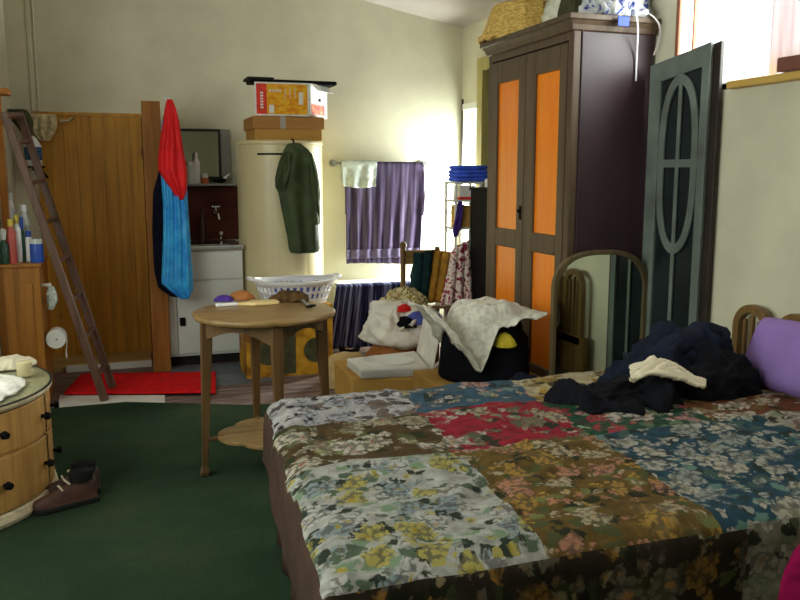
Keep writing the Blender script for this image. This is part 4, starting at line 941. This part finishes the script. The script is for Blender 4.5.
for o_, z in prof: R.append([(WX0-o_, WYA-o_*.9, z), (WX1, WYA-o_*.9, z), (WX1, WYB+o_*.9, z), (WX0-o_, WYB+o_*.9, z)])
m.rings(R); m.build('cornice', 'wframe', wd, .003)
DTOP, DBOT = 2.02, .13
ym = 4.287
for y0, y1, pl_, pr_ in ((WYA+.052, ym-.003, .072, .112), (ym+.003, WYB-.052, .085, .085)):
    m = MB(); x0, x1 = WX0-.004, WX0+.028
    a0, a1 = y0+pl_, y1-pr_
    m.b2(x0, x1, y0, a0, DBOT, DTOP); m.b2(x0, x1, a1, y1, DBOT, DTOP)
    for z0, z1 in ((DBOT, .27), (.915, 1.025), (1.895, DTOP)): m.b2(x0, x1, a0, a1, z0, z1)
    d = m.build('door', 'wframe', wd, .005)
    m = MB(); m.b2(WX0+.010, WX0+.022, a0-.004, a1+.004, 1.02, 1.90); m.build('upper_panel', 'wpanel', d, label='orange upper panel')
    m = MB(); m.b2(WX0+.010, WX0+.022, a0-.004, a1+.004, .265, .92); m.build('lower_panel', 'wpanel', d, label='orange lower panel')
    if y0 > 4.2:
        m = MB(); m.cyl((WX0-.004, ym+.03, 1.14), (WX0-.022, ym+.03, 1.14), .008, .012, 12); m.b2(WX0-.008, WX0-.003, ym+.018, ym+.042, 1.09, 1.17); m.build('handle', 'black', d, smooth=False)
# things on the wardrobe
def wick(rz, c, n=96):
    c = Vector(c); R = []
    for q, (r, z) in enumerate(rz):
        R.append([c+Vector((r*math.cos(2*PI*i/n), r*math.sin(2*PI*i/n), z))+Vector((math.cos(2*PI*i/n), math.sin(2*PI*i/n), 0))*((.005 if ((i//4)+q) % 2 else -.001)+(.008 if i % 8 < 2 else 0)) for i in range(n)])
    return R
wk = thing('wicker_basket', (2.42, 4.72, 2.155), 'golden wicker basket upside down on the far end of the wardrobe', 'basket')
wc = Vector((2.44, 4.72, 2.1525)); m = MB(); m.rings(wick([(.262-.07*k/17, .03+.185*k/17) for k in range(18)]+[(.182, .223), (.14, .226), (.05, .228)], wc)); m.build('woven_body', 'wicker', wk, smooth=True, angle=180)
m = MB(); n = 80
for s_ in range(2): m.tube([wc+Vector(((.268+.012*math.cos(9*t+s_*PI))*math.cos(t), (.268+.012*math.cos(9*t+s_*PI))*math.sin(t), .020+.008*math.sin(9*t+s_*PI))) for t in [2*PI*i/n for i in range(n+1)]], .013, 8)
m.build('braided_rim', 'wicker', wk, smooth=True)
heap('plastic_bag', 'plasticbag', (2.50, 4.28, 2.1525), .14, .13, .24, 0, 31, .2, 2.6, fr=7); tag(bpy.data.objects['plastic_bag'], 'pale plastic bag standing beside the wicker basket on the wardrobe', 'bag')
heap('dark_hat', 'darkgreen', (2.40, 4.04, 2.1525), .10, .10, .20, 0, 33, .12, 3, fr=6); tag(bpy.data.objects['dark_hat'], 'dark green felt hat between plastic bag and white bundle on the wardrobe', 'hat')
bd = thing('white_bundle', (2.60, 3.93, 2.152), 'crinkled white and blue wrapped bundle with ribbons on the wardrobe corner', 'bundle')
heap('wrap', 'bluewhite', (2.535, 3.87, 2.1525), .145, .125, .20, 0, 35, .42, 2.4, bd, fr=14)
m = MB(); a, b = at(618, 18, y=3.72), at(629, 25, y=3.72); m.b2(a.x, b.x, 3.717, 3.722, b.z-.008, a.z+.01); m.build('blue_tag', 'bluetag', bd, .002)
def ribbon(pts, wv=.010):
    m = MB(); P_ = [Vector(p) for p in pts]
    k = 6; Q = []
    for i in range(len(P_)-1):
        p0, p1, p2, p3 = P_[max(i-1, 0)], P_[i], P_[i+1], P_[min(i+2, len(P_)-1)]
        for j in range(k):
            t = j/k; Q.append(.5*((2*p1)+(p2-p0)*t+(2*p0-5*p1+4*p2-p3)*t*t+(3*p1-p0-3*p2+p3)*t**3))
    Q.append(P_[-1])
    m.rings([[q+Vector((wv/2, 0, 0)), q+Vector((0, -.002, 0)), q-Vector((wv/2, 0, 0)), q+Vector((0, .002, 0))] for q in Q])
    return m.build('ribbon', 'ribbon', bd, smooth=True)
r0 = at(636, 14, y=3.80)
ribbon([r0+Vector((0,.03,.03)), at(636, 14, y=3.735), at(638, 28, y=3.722), at(637, 55, y=3.772), at(636, 81, y=3.775)])
ribbon([at(640, 12, y=3.80), at(650, 14, y=3.735), at(659, 24, y=3.722), at(660, 38, y=3.735), at(654, 55, y=3.755)], .014)

# ------------------------------------------------------------------ folding screen
fs = thing('folding_screen', (2.58, 3.35, 0), 'grey green painted folding screen with oval lattice beside the wardrobe', 'folding screen')
def leaf(p0, p1, za, zb, back=False):
    d = (p1-p0); L = d.length; d.normalize(); nrm = Vector((d.y, -d.x, 0)); nrm = nrm if nrm.x < 0 else -nrm
    T = .020
    zt = lambda u: za+(zb-za)*u/L
    def blk(m, u0, u1, z0, z1, t0=0, t1=T):
        f = lambda z, u: z(u) if callable(z) else z
        a, b = p0+d*u0, p0+d*u1
        q = [a+Vector((0,0,f(z0,u0))), b+Vector((0,0,f(z0,u1))), b+Vector((0,0,f(z1,u1))), a+Vector((0,0,f(z1,u0)))]
        m.prism([p+nrm*t0 for p in q], nrm*(t1-t0))
    s0, s1 = .085, .052; tr = lambda u: zt(u)-.10
    m = MB(); blk(m, 0, s0, .02, zt); blk(m, L-s1, L, .02, zt); blk(m, s0, L-s1, tr, zt); blk(m, s0, L-s1, .02, .20)
    lf = m.build('leaf', 'screen_dark' if back else 'screen', fs, .003)
    m = MB(); blk(m, s0-.01, L-s1+.01, .19, lambda u: zt(u)-.09, .001, .005); m.build('backing', 'darkcloth', lf, label='dark shiny backing panel')
    if not back:
        uc = (s0+L-s1)/2; hw = (L-s0-s1)/2*.96; m = MB()
        blk(m, uc-.012, uc+.012, .20, tr, .008, .018); m.build('centre_bar', 'screen', lf, .002)
        m = MB(); blk(m, s0, L-s1, 1.385, 1.425, .008, .019); m.build('cross_bar', 'screen', lf, .002)
        def el(a, b): return [p0+d*(uc+a*math.cos(2*PI*i/64))+nrm*.007+Vector((0, 0, 1.395+b*math.copysign(abs(math.sin(2*PI*i/64))**.66, math.sin(2*PI*i/64)))) for i in range(64)]
        m = MB(); m.ring_prism(el(hw*1.02, .445), el(hw*1.02-.042, .395), nrm*.013); m.build('oval_ring', 'screen', lf, .003)
    return lf
leaf(Vector((2.668, 3.715, 0)), Vector((2.694, 3.290, 0)), 1.905, 1.965)
leaf(Vector((2.698, 3.69, 0)), Vector((2.716, 3.245, 0)), 1.90, 1.965, True)
for z in (.3, 1.0, 1.7):
    m = MB(); m.cyl((2.705, 3.285, z-.03), (2.705, 3.285, z+.03), .006, .006, 10); m.build('hinge', 'steel', fs)

# ------------------------------------------------------------------ mirror
mi = thing('arched_mirror', (2.40, 3.73, 0), 'arch topped mirror in a wooden frame leaning before the wardrobe side', 'mirror')
MX0, MX1, MZ1 = 2.085, 2.655, .965; MYc = 3.655
def arch(ins, z0=.03):
    x0, x1, zt_ = MX0+ins, MX1-ins, MZ1-ins; w2 = (x1-x0)/2; xc = (x0+x1)/2; hh = .20*(1-ins)
    pts = [(x0, z0+ins)]
    for i in range(41):
        a = PI-PI*i/40; pts.append((xc+w2*math.copysign(abs(math.cos(a))**.72, math.cos(a)), zt_-hh+hh*abs(math.sin(a))**.9))
    pts.append((x1, z0+ins)); return pts
tilt = math.radians(0.6)
def mp_(p, t): return Vector((p[0], MYc+t+p[1]*math.tan(tilt)*.0, p[1]))
m = MB(); m.ring_prism([mp_(p, 0) for p in arch(0)], [mp_(p, 0) for p in arch(.026)], (0, .03, 0)); m.build('frame', 'mframe', mi, .006)
m = MB(); m.prism([mp_(p, .012) for p in arch(.022)], (0, .006, 0)); m.build('glass', 'mirror', mi)
m = MB(); m.prism([mp_(p, .019) for p in arch(.02)], (0, .008, 0)); m.build('back_board', 'mframe', mi)
m = MB()
for x in (MX0+.05, MX1-.05): m.b2(x-.03, x+.03, MYc-.04, MYc+.06, 0.0105, .035)
m.build('foot', 'mframe', mi, .004)

# ------------------------------------------------------------------ bed
BT = .5; BY0, BY1, BX0, BX1 = 1.52, 2.84, .42, 2.60
bed = thing('double_bed', ((BX0+BX1)/2, (BY0+BY1)/2, 0), 'double bed with arched wooden headboard along the right wall', 'bed')
m = MB(); m.b2(BX0+.13, BX1, BY0+.03, BY1-.03, .12, .29); m.build('base', 'brownval', bed, .02)
m = MB(); m.b2(BX0+.13, BX1, BY0+.02, BY1-.02, .29, BT-.03); m.build('mattress', 'cream', bed, .045, segs=4)
for x in (BX0+.14, BX1-.1):
    for y in (BY0+.1, BY1-.1): m = MB(); m.cyl((x, y, .010), (x, y, .125), .025, .03, 14); m.build('leg', 'tableleg', bed, smooth=True)
for i in range(6):
    y0 = 1.52+i*.255; w2 = .110; yc = y0+w2; zt_ = .775
    if i == 5: yc -= .0
    def ar(k, z0): 
        pts = [(yc-w2*k, z0)]
        for j in range(25): a = PI-PI*j/24; pts.append((yc+w2*k*math.cos(a), zt_-w2+w2*k*math.sin(a)))
        return pts+[(yc+w2*k, z0)]
    m = MB(); m.ring_prism([(2.655, y, z) for y, z in ar(1, .30)], [(2.655, y, z) for y, z in ar(.66, .36)], (.035, 0, 0))
    for s_ in (-.25, .0, .25): m.b2(2.662, 2.682, yc+w2*s_*1.6-.008, yc+w2*s_*1.6+.008, .34, zt_-.05-.02*abs(s_)*4)
    m.build('headboard_arch', 'headw', bed, .004)
m = MB(); m.b2(2.655, 2.69, 1.49, 3.06, .12, .36); m.build('headboard_rail', 'headw', bed, .006)
# valance at the foot
def val(u, v):
    # wraps: near side -> foot -> far side
    s = u*(.6+1.34+.6); 
    k = .012*math.sin(s*26)*(1-v)+.02*(1-v)
    z = .012+v*.41
    if s < .6: return Vector((BX0-.02+.6-s, BY0-.012-k, z))
    if s < 1.94: return Vector((BX0+.055-k+.09*((s-.6)/1.34-.5), BY0-.01+(s-.6)*(BY1-BY0-.02)/1.34, z))
    return Vector((BX0+.07+(s-1.94), BY1-.03+k, z))
m = MB(); m.grid(val, 180, 8); tag(m.build('bed_valance', 'brownval', None, smooth=True, solid=.004), 'plain brown valance hanging round the foot of the bed', 'valance')
# patchwork quilt
QC = ['q_whiteblue', 'q_brown', 'q_whitegreen', 'q_blue', 'q_red', 'q_olive', 'q_creamgold', 'q_greenpink', 'q_teal', 'q_rust', 'q_darkfloral', 'q_hem', 'q_whiterose', 'brownval']
cr1, cr2 = (222,214,196), (240,236,226)
M['q_whiteblue'] = floral('white patch print', (214,210,208), [(236,234,232), (204,204,214), (150,128,110)], (96,88,92), (120,80,70), .75, 7, 1)
M['q_brown'] = floral('brown patch print', (98,76,44), [(224,214,188), (236,228,208), (196,182,150)], (104,112,66), (170,70,52), .45, 7, 3)
M['q_whitegreen'] = floral('white and green patch print', (206,206,196), [(226,224,216), (214,200,110), (170,186,190)], (104,122,98), (200,170,40), .9, 8.2, 5)
M['q_blue'] = floral('slate blue patch print', (72,104,128), [(228,214,204), (222,170,160), (206,190,150)], (98,112,104), (160,90,80), .2, 7, 7)
M['q_red'] = floral('red patch print', (176,40,58), [(226,214,196), (206,190,160), (150,140,110)], (104,112,88), (190,150,90), .32, 7, 9)
M['q_olive'] = floral('olive patch print', (124,96,40), [(214,196,160), (206,160,72), (214,150,120)], (96,100,56), (222,160,60), .6, 8, 11)
M['q_creamgold'] = floral('cream and gold patch print', (214,200,160), [(238,228,200), (214,170,70), (220,190,130)], (150,130,80), (200,140,50), .6, 7, 13)
M['q_greenpink'] = floral('green patch print', (44,88,62), [(234,222,210), (226,160,160), (206,60,76)], (120,140,110), (230,190,110), .6, 6.5, 15)
M['q_teal'] = floral('teal blue patch print', (46,84,104), [(210,208,196), (184,190,184), (222,214,196)], (84,112,104), (150,150,120), .6, 7, 17)
M['q_rust'] = floral('rust brown patch print', (128,74,40), [(230,216,190), (206,180,140), (236,226,206)], (120,104,60), (180,90,60), .55, 7, 19)
M['q_darkfloral'] = floral('dark brown patch print', (58,48,34), [(170,150,110), (176,130,60), (120,110,90)], (70,76,44), (190,130,60), .5, 7, 21)
M['q_hem'] = floral('grey floral patch print', (150,144,124), [(196,188,170), (170,160,140), (206,200,184)], (90,96,72), (140,110,80), .7, 7, 23)
M['q_whiterose'] = floral('white rose patch print', (196,190,172), [(232,226,212), (214,206,186), (200,150,140)], (110,116,92), (150,90,80), .8, 7, 25)
DF, DN, DE = .24, .26, .14
QL, QW = BX1-BX0-.12, BY1-BY0
def qpatch(a, b):
    if a < -.045: return len(QC)-1
    if b < -.035: 
        return QC.index('q_darkfloral') if a < .98 else (QC.index('q_hem') if a < 1.15 else (QC.index('q_darkfloral') if a < 1.5 else QC.index('q_hem')))
    c = 0 if a < .45 else 1 if a < .91 else 2 if a < 1.385 else 3
    r = 0 if b > 1.02 else 1 if b > .61 else 2
    tab = [['q_whiteblue', 'q_brown', 'q_whitegreen'], ['q_blue', 'q_red', 'q_olive'], ['q_creamgold', 'q_greenpink', 'q_teal'], ['q_whiterose', 'q_rust', 'q_teal']]
    if c == 3 and r == 2 and a > 1.55: return QC.index('q_whiterose')
    return QC.index(tab[c][r])
def quilt(u, v):
    a = -DF+u*(QL+DF); b = -DN+v*(QW+DN+DE)
    ox = max(0, -a); oy = max(0, -b) if b < 0 else max(0, b-QW); s_ = -1 if b < 0 else 1
    x = BX0+max(a, 0); y = BY0+min(max(b, 0), QW)
    rr = .05
    def roll(o):
        if o < rr*PI/2: t = o/rr; return rr*math.sin(t), rr*(1-math.cos(t))
        return rr+.06*(o-rr*PI/2), rr+(o-rr*PI/2)
    hx, dx = roll(ox); hy, dy = roll(oy)
    z = BT+.012-max(dx, dy)
    puf = .010*(abs(math.sin(PI*(a+.0)/.475))*abs(math.sin(PI*b/.37)))**.4 if (ox == 0 and oy == 0) else 0
    wr = .026*ridg(Vector((a*2.6, b*4.6, 3)), 3)+.014*noise.noise(Vector((a*3, b*5, 7)))
    x = x-hx*.8+.010*noise.noise((b*5, a*2, 3)); y = y+s_*hy*.8+(.02*math.sin(a*15+2*noise.noise((a*3, 0, 1)))*min(1, oy*6) if oy else 0)
    if ox == 0 and oy == 0: z += puf+wr*(.6 if z > 0 else 0)
    else: x += -.3*wr*(ox > 0); y += s_*.4*wr*(oy > 0); z += .25*wr
    x += .09*(y-2.84)+.10
    return Vector((x, y, z+.010))
m = MB(); m.grid(quilt, 260, 190, uvf=lambda u, v: (u*(QL+DF), v*(QW+DN+DE)), mif=lambda u, v: qpatch(-DF+u*(QL+DF)+.012*noise.noise((v*9, 1, 2)), -DN+v*(QW+DN+DE)+.012*noise.noise((u*9, 4, 2))))
tag(m.build('patchwork_quilt', QC, None, smooth=True, solid=.012, soff=1), 'floral patchwork quilt spread over the double bed', 'quilt')
# pillow
def pil(u, v):
    a = (u-.5)*2; b = (v-.5)*2; t = (max(0, 1-abs(a)**5)*max(0, 1-abs(b)**5))**.5; return a, b, t
pw = MB(); Wp, Hp, Tp = .37, .15, .115
pc = Vector((2.44, 2.235, BT+.150)); ax = Vector((.10, -1, 0)).normalized(); tl_ = Vector((.42, .05, 1)).normalized(); nr = ax.cross(tl_).normalized()
for s_ in (1, -1):
    def pf(u, v, s_=s_):
        a, b, t = pil(u, v); pinch = 1-.03*(abs(a)*abs(b))
        return pc+ax*a*Wp*(1-.06*(1-abs(b)**2)*0)*pinch+tl_*b*Hp*pinch+nr*s_*Tp*t*(1+.10*hsurf(a*.4, b*.3, 5, 5))
    pw.grid(pf, 40, 28)
bmesh.ops.remove_doubles(pw.bm, verts=pw.bm.verts[:], dist=.0005)
tag(pw.build('pillow', 'purple', None, smooth=True, angle=180, sub=1), 'plump plain purple pillow propped against the headboard', 'pillow')
# clothes on the bed
ZB = BT+.022
heap('black_jumper', 'blackcloth', (1.63, 2.43, ZB), .25, .125, .13, -.22, 41, .42, 2.4, fr=8, edge=.22, hf=lambda x, y: .70+.35*max(-.6, x)); tag(bpy.data.objects['black_jumper'], 'black jumper lying crumpled on the bed, nearest the foot', 'jumper')
nj = thing('navy_coat', (2.05, 2.58, ZB), 'dark navy coat heaped on the bed beside the purple pillow', 'coat')
heap('coat_body', 'navy', (2.03, 2.62, ZB), .30, .16, .215, .10, 43, .42, 2.6, nj, fr=7, edge=.14, hf=lambda x, y: .82+.30*x)
heap('coat_lining', 'blackcloth', (2.11, 2.47, ZB-.003), .17, .10, .185, .2, 45, .30, 2.6, nj, fr=9, label='black lining side')
roll([(1.84, 2.56, ZB+.13), (1.96, 2.55, ZB+.175), (2.08, 2.57, ZB+.20), (2.18, 2.60, ZB+.215), (2.27, 2.61, ZB+.20)], .045, 8, 'coat_collar', 'navy', nj)
def crm(u, v):
    p0 = at(630+u*74, 383+u*4-v*(13+5*math.sin(u*5))-4*math.sin(u*4.2), y=2.33+.08*v-.01*u)
    return p0+Vector((0, 0, .016*ridg(Vector((u*3, v*2, 3)), 3)))
m = MB(); m.grid(crm, 60, 18); tag(m.build('cream_scarf', 'cream', None, smooth=True, solid=.012), 'cream scarf lying between black jumper and navy coat', 'scarf')
# magenta cloth at the near edge
hang('magenta_cloth', 'magenta', [(538, 802, 850), (550, 792, 862), (562, 786, 870), (580, 780, 874), (605, 777, 878), (660, 777, 878)], 1.445, .10, 3, .15, None, seed=4); tag(bpy.data.objects['magenta_cloth'], 'magenta cloth hanging over the near edge of the bed', 'cloth')

# ------------------------------------------------------------------ light: daylight through the two right wall windows, added fill from the left
wld = bpy.data.worlds.new('sky'); sc.world = wld; wld.use_nodes = True
bg = wld.node_tree.nodes['Background']; bg.inputs[0].default_value = (.86, .93, 1.0, 1); bg.inputs[1].default_value = 2.2
def area(name, loc, direction, sx_, sy_, power, col, spread=180):
    l = bpy.data.lights.new(name, 'AREA'); l.shape = 'RECTANGLE'; l.size = sx_; l.size_y = sy_; l.energy = power; l.color = col; l.spread = math.radians(spread)
    o = bpy.data.objects.new(name, l); COL.objects.link(o); o.location = loc; o.rotation_euler = Vector(direction).to_track_quat('-Z', 'Y').to_euler()
    return o
area('daylight', (XR+.20, (WY0+WY1)/2, (WZ0+WZ1)/2+.05), (-1, 0, -.25), WY1-WY0, WZ1-WZ0, 85, (1.0, .98, .93))
area('daylight_corner', (XR+.16, (VY0+VY1)/2, 1.0), (-1, 0.0, -.05), VY1-VY0, 1.0, 110, (1.0, .99, .94))
area('added_fill_left', (XLF-.15, (LY0+LY1)/2, (LZ0+LZ1)/2), (1, .0, -.1), LY1-LY0, LZ1-LZ0, 90, (1.0, .96, .86))  # fill light added behind the made-up left opening
vs = sc.view_settings; vs.view_transform = 'Standard'; vs.look = 'None'; vs.exposure = 0.2; vs.gamma = 1.0; vs.use_curve_mapping = False
sc.cycles.max_bounces = 8; sc.cycles.transparent_max_bounces = 8; sc.cycles.use_denoising = True
